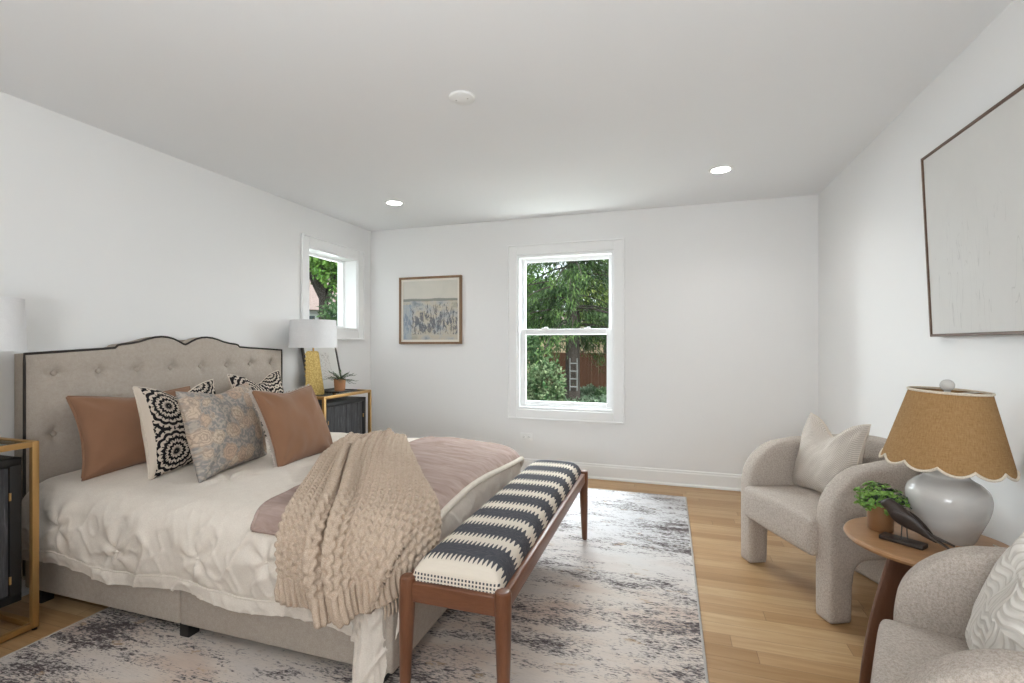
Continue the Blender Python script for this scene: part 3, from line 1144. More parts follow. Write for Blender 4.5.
M['suzani'] = suzani()
M['suzani_full'] = suzani(-1.0)
M['floral'] = floral()
ZT = 0.585
make_pillow('brown_pillow', 'wide camel brown pillow at the left, leaning on the headboard', 'pillow', (-2.68, 1.60), (-2.62, 2.17), ZT - 0.005, 0.34, 0.60, 0.42, 0.20,
            M['brown2'], M['brown2'], 0.02, 3, 'bed pillows', M['brown'], 0.006)
make_pillow('patterned_pillow', 'black and cream embroidered pillow between the left brown pillow and the floral pillow', 'pillow', (-2.36, 1.68), (-2.43, 2.16), ZT - 0.006, 0.20, 0.50, 0.46, 0.16,
            M['suzani'], M['cream_cloth'], 0.055, 5, 'bed pillows', M['cream_cloth'], 0.004)
make_pillow('patterned_pillow', 'black and cream embroidered pillow at the back, peeking out above the front brown pillow', 'pillow', (-2.57, 2.43), (-2.63, 2.92), ZT - 0.006, 0.28, 0.50, 0.48, 0.15,
            M['suzani_full'], M['cream_cloth'], 0.06, 8, 'bed pillows', M['cream_cloth'], 0.004)
make_pillow('floral_pillow', 'faded grey and tan floral pillow in the middle of the row', 'pillow', (-2.075, 1.70), (-2.19, 2.22), ZT - 0.004, 0.27, 0.53, 0.45, 0.18,
            M['floral'], M['floral'], 0.02, 11, 'bed pillows', None)
o, place, (px_, py_, th_, Uu_, Vv_), E_ = make_pillow('brown_pillow', 'square camel brown pillow in front, with a fringed floral back', 'pillow', (-1.905, 2.03), (-1.915, 2.44), ZT - 0.004, 0.42, 0.45, 0.44, 0.17,
            M['brown'], M['floral'], 0.015, 17, 'bed pillows', M['brown2'], 0.005, -0.02)
M['fringe'] = fabric('cream_fringe', (0.42, 0.36, 0.32), (0.58, 0.51, 0.46), 200)
Zc = place(-0.012 * np.ones_like(px_))
fl = []
n_ = Zc.shape[0]
mb = MB()
edge_pts = [(Zc[i, -1], E_[1]) for i in range(n_)] + [(Zc[0, j], -E_[0]) for j in range(n_)]
for (p, d) in edge_pts:
    q = p + d * rng.uniform(0.010, 0.018) + E_[2] * rng.uniform(-0.006, 0.002)
    mb.tube([tuple(p - d * 0.002), tuple(q)], [0.0045, 0.003], 5)
mb.build('fringe', M['fringe'], o)

# ---------------------------------------------------------------- bench
M['walnut'] = wood('walnut_bench_wood', (0.115, 0.042, 0.020), (0.20, 0.082, 0.040), 2, 1.0, 0.35)
M['walnut_y'] = wood('walnut_bench_rail', (0.115, 0.042, 0.020), (0.20, 0.082, 0.040), 1, 1.0, 0.35)
M['walnut_x'] = wood('walnut_bench_end_rail', (0.115, 0.042, 0.020), (0.20, 0.082, 0.040), 0, 1.0, 0.35)


def stripe_mat():
    k = NT('striped_woven_bench_cloth')
    v = k.coord()
    x, y, z = k.xyz(v)
    wob = k.math('MULTIPLY', k.math('SUBTRACT', k.noise(k.coord('Object', (6, 2, 6)), 2, 2), 0.5), 0.03)
    f = k.math('FRACT', k.math('ADD', k.math('DIVIDE', k.math('ADD', y, 0.775), 0.196), k.math('ADD', wob, 0.42)))
    d = k.math('ABSOLUTE', k.math('SUBTRACT', f, 0.5))     # 0 in the cream band, .5 in the dark band
    side = k.math('GREATER_THAN', k.math('ABSOLUTE', x), 0.148)
    al = k.math('ADD', k.math('MULTIPLY', k.math('SUBTRACT', 1.0, side), x), k.math('MULTIPLY', side, z))
    thr = k.math('SUBTRACT', 0.95, k.math('MULTIPLY', k.math('SUBTRACT', d, 0.09), 9.5))
    spike = k.math('MULTIPLY', k.math('GREATER_THAN', k.math('SINE', k.math('MULTIPLY', al, 2 * PI / 0.0165)), thr), k.math('GREATER_THAN', d, 0.09))
    low = k.math('MULTIPLY', k.math('LESS_THAN', z, 0.462), k.math('LESS_THAN', y, -0.757))
    grid_ = k.math('MULTIPLY', k.math('GREATER_THAN', k.math('SINE', k.math('MULTIPLY', x, 2 * PI / 0.0125)), -0.1), k.math('GREATER_THAN', k.math('SINE', k.math('MULTIPLY', z, 2 * PI / 0.0125)), -0.3))
    dark = k.math('MAXIMUM', k.math('MAXIMUM', spike, k.math('MULTIPLY', low, grid_)), k.math('GREATER_THAN', d, 0.275))
    fl = k.math('MULTIPLY', k.math('GREATER_THAN', k.noise(k.coord('Object', (40, 900, 40)), 1.0, 2), 0.60), 0.5)
    darkc = k.mix(fl, (0.066, 0.066, 0.078), (0.24, 0.235, 0.235))
    col = k.mix(dark, (0.68, 0.61, 0.52), darkc)
    k.bump(k.math('ADD', k.noise(v, 260, 2), k.math('MULTIPLY', k.math('SINE', k.math('MULTIPLY', y, 2 * PI / 0.006)), 0.4)), 0.35, 0.002)
    return k.done(col, 0.92, 0, 0.15)


M['stripe'] = stripe_mat()
bench = thing('bench', 'walnut bench with black and cream striped cushion at the foot of the bed', 'bench', (-0.675, 2.245, 0))
cu = MB()
n1, n2 = 60, 160
u = np.linspace(-1, 1, n1)
w_ = np.linspace(-1, 1, n2)
Uc, Wc = np.meshgrid(u, w_, indexing='ij')
sx = np.sign(Uc) * (1 - (1 - np.abs(Uc)) ** 2)
sy = np.sign(Wc) * (1 - (1 - np.abs(Wc)) ** 4)
exx = 0.163 * sx
eyy = 0.772 * sy
prof = (1 - np.abs(sx) ** 7) ** 0.5 * (1 - np.abs(sy) ** 44) ** 0.5
top_c = 0.424 + 0.078 * np.clip(prof, 0, 1) + 0.006 * (1 - sx ** 2) + 0.002 * vnoise(Uc * 2, Wc * 14, 4)
cu.grid(np.stack([exx, eyy, top_c], -1), uv=False)
loop = [(exx[i, 0], eyy[i, 0]) for i in range(n1)] + [(exx[-1, j], eyy[-1, j]) for j in range(1, n2)] + \
       [(exx[i, -1], eyy[i, -1]) for i in range(n1 - 2, -1, -1)] + [(exx[0, j], eyy[0, j]) for j in range(n2 - 2, 0, -1)]
mid = []
nl = len(loop)
Vb = [(p[0], p[1], 0.424) for p in loop] + [(p[0] * 0.985, p[1] * 0.995, 0.405) for p in loop]
cu.add(Vb, [(i, (i + 1) % nl, nl + (i + 1) % nl, nl + i) for i in range(nl)] + [tuple(range(nl, 2 * nl))])
cu.build('cushion', M['stripe'], bench, 60)
for sxx in (-1, 1):
    for syy in (-1, 1):
        lx, ly = sxx * 0.172, syy * 0.775
        mb = MB()
        prof_ = [(0.014, 0.012), (0.0165, 0.02), (0.020, 0.12), (0.026, 0.30), (0.028, 0.40), (0.028, 0.432), (0.026, 0.440), (0.021, 0.444), (0.0, 0.445)]
        mb.lathe(prof_, 28, (0, 0, 0))
        V = mb.v[0]
        k_ = np.clip((0.42 - V[:, 2]) / 0.42, 0, 1)
        V[:, 0] += lx + sxx * 0.006 * k_
        V[:, 1] += ly + syy * 0.012 * k_
        mb.build('leg', M['walnut'], bench)
for sxx in (-1, 1):
    MB().span((sxx * 0.172 - 0.014, -0.765, 0.372), (sxx * 0.172 + 0.014, 0.765, 0.432), 0.006, 3).build('side_rail', M['walnut_y'], bench)
for syy in (-1, 1):
    MB().span((-0.16, syy * 0.775 - 0.014, 0.362), (0.16, syy * 0.775 + 0.014, 0.428), 0.006, 3).build('end_rail', M['walnut_x'], bench)
MB().span((-0.158, -0.762, 0.395), (0.158, 0.762, 0.410)).build('seat_board', M['walnut_y'], bench)

# ---------------------------------------------------------------- nightstands and lamps
M['brass'] = plain('brushed_brass', (0.50, 0.30, 0.115), 0.42, 0.75, nscale=90, nstr=0.04, ndist=0.001)


def charred():
    k = NT('charred_black_oak')
    v = k.coord('Object', (30, 30, 2.2))
    n = k.noise(v, 2.2, 5, 0.7, 0.8)
    n2 = k.noise(k.coord('Object', (110, 110, 5)), 1.5, 3, 0.7)
    h = k.math('ADD', k.math('MULTIPLY', n, 0.6), k.math('MULTIPLY', n2, 0.4))
    col = k.ramp(h, [(0.36, (0.022, 0.022, 0.025)), (0.55, (0.065, 0.064, 0.069)), (0.68, (0.19, 0.185, 0.19))])
    k.bump(h, 0.6, 0.006)
    return k.done(col, 0.6, 0, 0.35)


M['char'] = charred()
NW, ND, NH, br = 0.645, 0.41, 0.815, 0.024
ns = thing('nightstand', 'brass framed nightstand with dark wood cabinet to the left of the bed', 'nightstand', (XL + 0.02 + ND / 2, 1.055, 0), 0, 'matching nightstands')
hx, hy_ = ND / 2, NW / 2
mb = MB()
for sy in (-1, 1):
    for sx_ in (-1, 1):
        mb.box((sx_ * (hx - br / 2), sy * (hy_ - br / 2), NH / 2 + 0.005), (br, br, NH - 0.01), 0.002)
    for z in (0.022, NH - br / 2):
        mb.box((0, sy * (hy_ - br / 2), z), (ND - 2 * br, br, br), 0.002)
for sx_ in (-1, 1):
    for z in (0.022, NH - br / 2):
        mb.box((sx_ * (hx - br / 2), 0, z), (br, NW - 2 * br, br), 0.002)
mb.build('frame', M['brass'], ns)
MB().box((0, 0, NH - 0.008), (ND - 2 * br, NW - 2 * br, 0.008)).build('glass_top', M['topglass'], ns)
for sx_ in (-1, 1):
    for sy in (-1, 1):
        MB().lathe([(0.009, 0), (0.009, 0.011)], 14, (sx_ * (hx - br / 2), sy * (hy_ - br / 2), 0)).build('foot_pad', M['black'], ns)
CB0, CB1 = 0.14, 0.752
cab = MB().box((-0.012, 0, (CB0 + CB1) / 2), (ND - 0.062, NW - 0.09, CB1 - CB0), 0.004).build('cabinet', M['char'], ns)
mb = MB()
xf = hx - 0.042
yi = hy_ - 0.045
for (aa0, aa1, zz0, zz1) in ((-yi, -yi + 0.04, CB0, CB1), (yi - 0.04, yi, CB0, CB1), (-yi, yi, CB0, CB0 + 0.035), (-yi, yi, CB1 - 0.035, CB1)):
    mb.span((xf - 0.01, aa0, zz0), (xf + 0.012, aa1, zz1), 0.003)
mb.build('face_frame', M['black'], ns)
for sy in (-1, 1):
    y0_, y1_ = sorted((sy * 0.002, sy * (yi - 0.041)))
    mb = MB()
    npl = 3
    for i in range(npl):
        ya = y0_ + (y1_ - y0_) * i / npl
        yb = y0_ + (y1_ - y0_) * (i + 1) / npl
        mb.span((xf - 0.008, ya + 0.0008, CB0 + 0.037), (xf + 0.006, yb - 0.0008, CB1 - 0.037), 0.002, 1)
    dr = mb.build('door', M['char'], ns)
    for zz in (CB0 + 0.10, CB1 - 0.16):
        MB().lathe([(0.004, -0.016), (0.004, 0.016)], 10, (xf + 0.012, sy * (yi - 0.039), zz)).build('hinge', M['brass'], dr)
    MB().ball((xf + 0.014, sy * 0.022, 0.45), 0.008, 14, 8).build('knob', M['brass'], dr)
ns2 = dup(ns, 'brass framed nightstand with dark wood doors beyond the bed, in the left corner', (XL + 0.02 + ND / 2, 3.535, 0))


def gold_mat():
    k = NT('hammered_gold')
    v = k.coord()
    d = k.voro(k.coord('Object', (1, 1, 1)), 85, 'F1')
    n = k.noise(k.coord('Object', (10, 10, 1.5)), 4, 3)
    col = k.mix(k.ramp(k.math('ADD', k.math('MULTIPLY', d, 0.6), k.math('MULTIPLY', n, 0.4)), [(0.3, 0.0), (0.65, 1.0)]), (0.62, 0.46, 0.17), (0.42, 0.29, 0.09))
    k.bump(d, 0.5, 0.004)
    return k.done(col, 0.42, 0.6)


M['gold'] = gold_mat()
M['shade'] = fabric('white_linen_shade', (0.74, 0.74, 0.75), (0.80, 0.80, 0.81), 300, 0.08, 0.001)


def gold_lamp(loc, label, rz):
    o = thing('table_lamp', label, 'lamp', loc, rz, 'matching gold lamps')
    mb = MB()
    # leaning wedge base: upright studded edge, flaring other edge
    prof_b = [(-0.055, 0.0), (0.082, 0.0), (0.086, 0.012), (0.040, 0.355), (0.034, 0.362), (-0.050, 0.362), (-0.056, 0.355), (-0.060, 0.012)]
    bm = bmesh.new()
    vs0 = [bm.verts.new((x_, -0.042, z_)) for x_, z_ in prof_b]
    vs1 = [bm.verts.new((x_, 0.042, z_)) for x_, z_ in prof_b]
    bm.faces.new(vs0)
    bm.faces.new(vs1[::-1])
    for i in range(len(vs0)):
        j = (i + 1) % len(vs0)
        bm.faces.new((vs0[j], vs0[i], vs1[i], vs1[j]))
    bmesh.ops.bevel(bm, geom=list(bm.edges), offset=0.006, segments=2, affect='EDGES')
    bm.verts.index_update()
    mb.add([v.co[:] for v in bm.verts], [[v.index for v in f.verts] for f in bm.faces])
    bm.free()
    base = mb.build('base', M['gold'], o)
    for z_ in np.linspace(0.16, 0.335, 6):
        MB().ball((-0.060 + 0.004 * z_ / 0.36, -0.018, z_), 0.010, 12, 8).build('stud', M['gold'], base)
    MB().lathe([(0.007, 0.36), (0.007, 0.60)], 14).build('stem', M['brass'], o)
    r0, r1, zb_, zt_ = 0.188, 0.180, 0.390, 0.617
    mb = MB()
    mb.lathe([(r0 - 0.003, zb_), (r0, zb_), (r1, zt_), (r1 - 0.003, zt_), (r0 - 0.003, zb_)], 64, cap=False)
    mb.build('shade', M['shade'], o, 30)
    mb = MB()
    for kk in range(3):
        t = kk * 2 * PI / 3
        mb.tube([(0, 0, zt_ - 0.02), (r1 * math.cos(t), r1 * math.sin(t), zt_ - 0.012)], 0.002, 6)
    mb.tube([(0, 0, zt_ - 0.03), (0, 0, zt_ + 0.012)], 0.005, 10)
    mb.build('spider', M['brass'], o)
    return o


lamp1 = gold_lamp((-2.80, 3.325, NH), 'gold wedge lamp with white drum shade on the far nightstand', math.radians(38))
dup(lamp1, 'white drum shade lamp cut off by the left edge of the photo', (-2.80, 1.228, NH), math.radians(60))

# leaning print on the far nightstand
M['frame_dark'] = wood('dark_bronze_frame', (0.04, 0.034, 0.03), (0.075, 0.065, 0.058), 2)


def sketch_mat():
    k = NT('pale_pencil_sketch')
    v = k.coord('UV')
    x, y, z = k.xyz(v)
    n = k.noise(v, 6, 4, 0.6, 1.5)
    ln = k.math('LESS_THAN', k.math('ABSOLUTE', k.math('SUBTRACT', n, 0.5)), 0.018)
    inb = k.math('MULTIPLY', k.math('LESS_THAN', k.math('ABSOLUTE', k.math('SUBTRACT', x, 0.5)), 0.26), k.math('LESS_THAN', k.math('ABSOLUTE', k.math('SUBTRACT', y, 0.5)), 0.28))
    col = k.mix(k.math('MULTIPLY', k.math('MULTIPLY', ln, inb), 0.6), (0.74, 0.73, 0.70), (0.30, 0.28, 0.26))
    col = k.mix(k.math('MULTIPLY', inb, 0.15), col, (0.6, 0.56, 0.5))
    return k.done(col, 0.5, 0, 0.5)


M['sketch'] = sketch_mat()
pr = thing('framed_print', 'dark framed pale sketch leaning on the wall behind the gold lamp', 'picture', (-2.905, 3.64, NH), 0)
pr.rotation_euler = (0, math.radians(-12.5), 0)
pw_, ph_ = 0.225, 0.465
mb = MB()
fw = 0.020
mb.span((-0.022, -pw_, 0), (0.0, -pw_ + fw, ph_), 0.002)
mb.span((-0.022, pw_ - fw, 0), (0.0, pw_, ph_), 0.002)
mb.span((-0.022, -pw_ + fw, 0), (0.0, pw_ - fw, fw), 0.002)
mb.span((-0.022, -pw_ + fw, ph_ - fw), (0.0, pw_ - fw, ph_), 0.002)
mb.build('frame', M['frame_dark'], pr)
mb = MB()
mb.add([(-0.006, -pw_ + fw, fw), (-0.006, pw_ - fw, fw), (-0.006, pw_ - fw, ph_ - fw), (-0.006, -pw_ + fw, ph_ - fw)], [(0, 1, 2, 3)], [(0, 0), (1, 0), (1, 1), (0, 1)])
mb.build('print', M['sketch'], pr)
mb = MB().span((-0.020, -pw_ + 0.004, 0.004), (-0.012, pw_ - 0.004, ph_ - 0.004))
mb.build('backing', M['black'], pr)

tray = thing('tray', 'flat dark tray under the small potted fern', 'tray', (-2.76, 3.60, NH))
mb = MB().box((0, 0, 0.004), (0.20, 0.26, 0.006), 0.002)
for sy in (-1, 1): mb.box((0, sy * 0.127, 0.009), (0.20, 0.006, 0.010), 0.002)
for sx_ in (-1, 1): mb.box((sx_ * 0.097, 0, 0.009), (0.006, 0.248, 0.010), 0.002)
mb.build('tray_body', M['frame_dark'], tray)


# ---------------------------------------------------------------- plants
def leaf_mat(name, c1, c2, sc=14):
    k = NT(name)
    f = k.noise(k.coord(), sc, 2)
    col = k.mix(k.ramp(f, [(0.35, 0.0), (0.65, 1.0)]), c1, c2)
    return k.done(col, 0.5, 0, 0.35)


M['fern'] = leaf_mat('fern_green', (0.035, 0.075, 0.03), (0.09, 0.15, 0.06), 30)
M['fern_grey'] = leaf_mat('dusty_grey_leaf', (0.16, 0.17, 0.165), (0.27, 0.28, 0.27), 30)
M['soil'] = plain('potting_soil', (0.03, 0.022, 0.016), 0.95, nscale=60, nstr=0.6, ndist=0.01)


def leaf(mb, base, d, up, L, Wd, bend=0.25):
    """folded leaf blade with real curvature"""
    d = Vector(d).normalized()
    sdir = d.cross(Vector(up))
    if sdir.length < 1e-4: sdir = Vector((1, 0, 0))
    sdir.normalize()
    nrm = sdir.cross(d).normalized()
    V, F = [], []
    prof = [(0, 0.05), (0.3, 0.85), (0.6, 1.0), (0.85, 0.6), (1.0, 0.02)]
    for t, w in prof:
        c = Vector(base) + d * (L * t) - nrm * (bend * L * t * t)
        V += [tuple(c - sdir * (Wd / 2 * w) + nrm * (0.12 * Wd * w)), tuple(c), tuple(c + sdir * (Wd / 2 * w) + nrm * (0.12 * Wd * w))]
    for i in range(len(prof) - 1):
        a = i * 3
        F += [(a, a + 1, a + 4, a + 3), (a + 1, a + 2, a + 5, a + 4)]
    mb.add(V, F)


M['terra'] = plain('terracotta', (0.50, 0.24, 0.12), 0.8, nscale=60, nstr=0.1, var=0.12)
fern = thing('potted_fern', 'small fern in a terracotta pot on the far nightstand', 'potted plant', (-2.75, 3.60, NH + 0.0075))
MB().lathe([(0.0, 0), (0.040, 0), (0.044, 0.004), (0.050, 0.095), (0.050, 0.105), (0.046, 0.105), (0.045, 0.09), (0, 0.088)], 40).build('pot', M['terra'], fern)
MB().lathe([(0.0, 0.0895), (0.0455, 0.0895)], 24).build('soil', M['soil'], fern)
mbg, mbs, mbgrey = MB(), MB(), MB()
for i in range(26):
    t = rng.uniform(0, 2 * PI)
    el = rng.uniform(0.25, 1.2)
    L = rng.uniform(0.09, 0.16)
    if i == 0: t, el, L = -1.9, 0.42, 0.19
    if i in (1, 2): t, el, L = 1.2 + 0.25 * i, 0.12, 0.17
    tgt = mbgrey if i in (1, 2) else mbg
    d = Vector((math.cos(t) * math.cos(el), math.sin(t) * math.cos(el), math.sin(el)))
    pts = []
    for q in range(7):
        f = q / 6
        p = Vector((0, 0, 0.09)) + d * (L * f) - Vector((0, 0, 1)) * (0.35 * L * f * f)
        pts.append(p)
    mbs.tube([tuple(p) for p in pts], 0.0013, 5)
    sd = d.cross(Vector((0, 0, 1))).normalized()
    for q in range(1, 7):
        for sgn in (-1, 1):
            leaf(tgt, pts[q], (sd * sgn + d * 0.8), (0, 0, 1), 0.035 * (1.15 - q / 9), 0.012, 0.2)
    leaf(tgt, pts[6], d, (0, 0, 1), 0.03, 0.012)
mbg.build('fronds', M['fern'], fern)
tag(mbgrey.build('fronds', M['fern_grey'], fern), 'dusty grey fronds reaching right')
mbs.build('stems', M['fern'], fern)


# ---------------------------------------------------------------- wall art
def landscape_mat():
    k = NT('soft_abstract_landscape')
    v = k.coord('UV')
    x, y, z = k.xyz(v)
    n = k.noise(v, 3.2, 5, 0.6, 0.6)
    nf = k.noise(k.coord('UV', (16, 5, 1)), 1.6, 5, 0.75, 0.8)
    nb = k.noise(k.coord('UV', (3, 4, 1), (5, 2, 0)), 1.5, 4, 0.6)
    h = k.math('ADD', y, k.math('MULTIPLY', k.math('SUBTRACT', n, 0.5), 0.05))
    sky = k.mix(n, (0.50, 0.49, 0.44), (0.62, 0.59, 0.52))
    land = k.ramp(nb, [(0.33, (0.24, 0.27, 0.29)), (0.45, (0.42, 0.42, 0.41)), (0.58, (0.50, 0.45, 0.36)), (0.7, (0.38, 0.36, 0.30))])
    band = k.math('MULTIPLY', k.math('GREATER_THAN', h, 0.655), k.math('LESS_THAN', h, 0.70))
    col = k.mix(k.math('GREATER_THAN', h, 0.68), land, sky)
    col = k.mix(k.math('MULTIPLY', band, 0.75), col, (0.16, 0.18, 0.16))
    zone = k.math('MULTIPLY', k.math('LESS_THAN', k.math('ABSOLUTE', k.math('SUBTRACT', h, 0.36)), 0.27), 1.0)
    cent = k.math('SUBTRACT', 1.0, k.math('MULTIPLY', k.math('ABSOLUTE', k.math('SUBTRACT', h, 0.30)), 2.6), clamp=True)
    strokes = k.math('GREATER_THAN', k.math('ADD', nf, k.math('MULTIPLY', cent, 0.14)), 0.615)
    col = k.mix(k.math('MULTIPLY', k.math('MULTIPLY', strokes, zone), 0.85), col, (0.10, 0.105, 0.125))
    left_b = k.math('MULTIPLY', k.math('LESS_THAN', k.math('ADD', x, k.math('MULTIPLY', nf, 0.2)), 0.26), k.math('LESS_THAN', h, 0.6))
    col = k.mix(k.math('MULTIPLY', left_b, 0.5), col, (0.30, 0.38, 0.47))
    return k.done(col, 0.6, 0, 0.3)


M['art_wood'] = wood('warm_oak_frame', (0.17, 0.095, 0.05), (0.28, 0.17, 0.095), 2)
M['mat_board'] = plain('cream_mat_board', (0.70, 0.66, 0.59), 0.8)


def framed(name, label, cat, origin, axis, half, w, h, fw, depth, mframe, mart, matw):
    """picture hung on a wall: local X along the picture, Z up, -Y out of the wall"""
    o = thing(name, label, cat, origin, axis)
    mb = MB()
    hw, hh = w / 2, h / 2
    mb.span((-hw, -depth, -hh), (-hw + fw, -0.001, hh), 0.002, 1)
    mb.span((hw - fw, -depth, -hh), (hw, -0.001, hh), 0.002, 1)
    mb.span((-hw + fw, -depth, -hh), (hw - fw, -0.001, -hh + fw), 0.002, 1)
    mb.span((-hw + fw, -depth, hh - fw), (hw - fw, -0.001, hh), 0.002, 1)
    mb.build('frame', mframe, o)
    iw, ih = hw - fw, hh - fw
    if matw:
        mb = MB()
        dm = -depth * 0.62
        mb.span((-iw, dm, -ih), (-iw + matw, dm + 0.004, ih))
        mb.span((iw - matw, dm, -ih), (iw, dm + 0.004, ih))
        mb.span((-iw + matw, dm, -ih), (iw - matw, dm + 0.004, -ih + matw))
        mb.span((-iw + matw, dm, ih - matw), (iw - matw, dm + 0.004, ih))
        mb.build('mat_board', M['mat_board'], o)
    mb = MB()
    ya = -depth * 0.62 + 0.003 if matw else -depth * 0.85
    iw2, ih2 = iw - matw * 0.9, ih - matw * 0.9
    V = [(-iw2, ya, -ih2), (iw2, ya, -ih2), (iw2, ya, ih2), (-iw2, ya, ih2), (-iw2, ya + 0.012, -ih2), (iw2, ya + 0.012, -ih2), (iw2, ya + 0.012, ih2), (-iw2, ya + 0.012, ih2)]
    uv = [(0, 0), (1, 0), (1, 1), (0, 1)] * 2
    mb.add(V, [(0, 1, 2, 3), (7, 6, 5, 4), (0, 4, 5, 1), (1, 5, 6, 2), (2, 6, 7, 3), (3, 7, 4, 0)], uv)
    mb.build('artwork', mart, o)
    return o


framed('framed_painting', 'small oak framed landscape painting on the back wall left of the window', 'painting', (-2.315, YB, 1.580), 0, 0, 0.705, 0.69, 0.022, 0.035, M['art_wood'], landscape_mat(), 0.022)


def pale_canvas():
    k = NT('pale_line_canvas')
    v = k.coord('UV')
    n = k.noise(k.coord('UV', (2.2, 1.1, 1)), 2.0, 4, 0.6, 0.4)
    lines = k.noise(k.coord('UV', (26, 1.6, 1)), 1.0, 2, 0.5, 0.9)
    e = k.math('LESS_THAN', k.math('ABSOLUTE', k.math('SUBTRACT', lines, 0.56)), 0.006)
    x, y, z = k.xyz(v)
    low = k.ramp(k.math('ADD', y, k.math('MULTIPLY', n, 0.5)), [(0.55, 1.0), (0.95, 0.0)])
    col = k.mix(n, (0.585, 0.575, 0.55), (0.66, 0.65, 0.63))
    col = k.mix(k.math('MULTIPLY', k.math('MULTIPLY', e, low), 0.35), col, (0.36, 0.35, 0.34))
    return k.done(col, 0.75, 0, 0.2)


M['thin_frame'] = wood('thin_walnut_frame', (0.085, 0.045, 0.028), (0.14, 0.08, 0.05), 0)
framed('canvas_art', 'large pale canvas with faint grey lines in a thin brown frame on the right wall', 'painting', (XR - 0.019, 1.985, 1.668), -PI / 2, 0, 1.30, 0.80, 0.012, 0.04, M['thin_frame'], pale_canvas(), 0.0).rotation_euler = (0.043, 0, -PI / 2)

# ---------------------------------------------------------------- armchairs
def boucle(name, c1, c2):
    k = NT(name)
    v = k.coord()
    n = k.noise(v, 150, 3, 0.75)
    n2 = k.noise(v, 420, 2, 0.7)
    f = k.math('ADD', k.math('MULTIPLY', n, 0.6), k.math('MULTIPLY', n2, 0.4))
    col = k.mix(k.ramp(f, [(0.38, 0.0), (0.62, 1.0)]), c1, c2)
    k.bump(f, 0.7, 0.006)
    return k.done(col, 0.97, 0, 0.1)


M['boucle'] = boucle('greige_boucle', (0.365, 0.31, 0.265), (0.58, 0.515, 0.46))


def chair_shell():
    Wd, th = 0.70, 0.105
    hwid = Wd / 2 - th / 2
    yf, yb, rc = -0.315, 0.30 - th / 2, 0.25
    L1 = yb - rc - yf
    La = rc * PI / 2
    Lb = 2 * (hwid - rc)
    Ltot = 2 * L1 + 2 * La + Lb
    ns_, nz_ = 220, 30
    s = np.linspace(0, Ltot, ns_)

    def at(q):
        if q <= L1: return (hwid, yf + q), (1, 0)
        q -= L1
        if q <= La:
            t = q / rc
            return (hwid - rc + rc * math.cos(t), yb - rc + rc * math.sin(t)), (math.cos(t), math.sin(t))
        q -= La
        if q <= Lb: return (hwid - rc - q, yb), (0, 1)
        q -= Lb
        if q <= La:
            t = PI / 2 + q / rc
            return (-(hwid - rc) + rc * math.cos(t), yb - rc + rc * math.sin(t)), (math.cos(t), math.sin(t))
        q -= La
        return (-hwid, yb - rc - q), (-1, 0)
    e = np.minimum(s, Ltot - s)
    # top outline: waterfall arm rising in a quarter ellipse, then slowly to the back
    zt = 0.445 + 0.215 * np.sqrt(np.clip(1 - (np.clip(1 - e / 0.20, 0, 1)) ** 2, 0, 1)) + 0.085 * np.clip((e - 0.08) / 0.6, 0, 1) ** 0.9
    # bottom outline: front legs, arched gap, broad back leg
    leg = 0.115
    ram = 0.07
    gap0, gap1 = leg, Ltot / 2 - 0.13
    zb_ = np.zeros(ns_)
    g = (e > gap0) & (e < gap1)
    din = np.minimum(e - gap0, gap1 - e)
    arch = 0.27 - ram + ram * np.sqrt(np.clip(1 - (1 - np.clip(din / ram, 0, 1)) ** 2, 0, 1))
    zb_[g] = arch[g]
    O, I = [], []
    for i, q in enumerate(s):
        (cx, cy), (nx, ny_) = at(q)
        z = zb_[i] + (zt[i] - zb_[i]) * np.linspace(0, 1, nz_)
        O.append([(cx + nx * th / 2, cy + ny_ * th / 2, zz) for zz in z])
        I.append([(cx - nx * th / 2, cy - ny_ * th / 2, zz) for zz in z])
    O, I = np.array(O), np.array(I)
    mb = MB()
    n = ns_ * nz_
    mb.grid(O, uv=False)
    mb.grid(I, uv=False)
    idx = np.arange(n).reshape(ns_, nz_)
    loop = list(idx[:, 0]) + list(idx[-1, 1:]) + list(idx[::-1, -1][1:]) + list(idx[0, ::-1][1:-1])
    mb.f += [(int(p), int(q), int(q) + n, int(p) + n) for p, q in zip(loop, loop[1:] + loop[:1])]
    return mb


chair = thing('armchair', 'greige barrel armchair in the right back corner, beyond the side table', 'armchair', (0, 0, 0), 0, 'matching armchairs')
shell = chair_shell().build('shell', M['boucle'], chair)
bake(shell, [('REMESH', dict(mode='VOXEL', voxel_size=0.0105)), ('SMOOTH', dict(factor=0.5, iterations=22))])
seat = MB()
seat.box((0, -0.075, 0.350), (0.55, 0.55, 0.180), 0.0)
so_ = seat.build('seat', M['boucle'], chair)
bake(so_, [('REMESH', dict(mode='VOXEL', voxel_size=0.0125)), ('SMOOTH', dict(factor=0.5, iterations=55))])
V = np.array([v.co[:] for v in so_.data.vertices])
V[:, 2] += np.where(V[:, 2] > 0.36, 0.012 * (1 - (V[:, 0] / 0.28) ** 2), 0)
so_.data.vertices.foreach_set('co', V.ravel())
for (x_, y_) in ((0.30, -0.27), (-0.30, -0.27), (0.0, 0.24)):
    MB().span((x_ - 0.035, y_ - 0.025, 0.0), (x_ + 0.035, y_ + 0.025, 0.012)).build('glide', M['black'], chair)
F1 = Vector((-0.915, -0.403, 0))
rz1 = math.atan2(F1.y, F1.x) + PI / 2
chair.location = (0.825, 2.895, 0.0)
chair.rotation_euler = (0, 0, rz1)
F2 = Vector((-0.927, 0.374, 0))
rz2 = math.atan2(F2.y, F2.x) + PI / 2
chair2 = dup(chair, 'greige barrel armchair at the bottom right, nearer than the side table', (0.817, 1.321, 0.0), rz2)


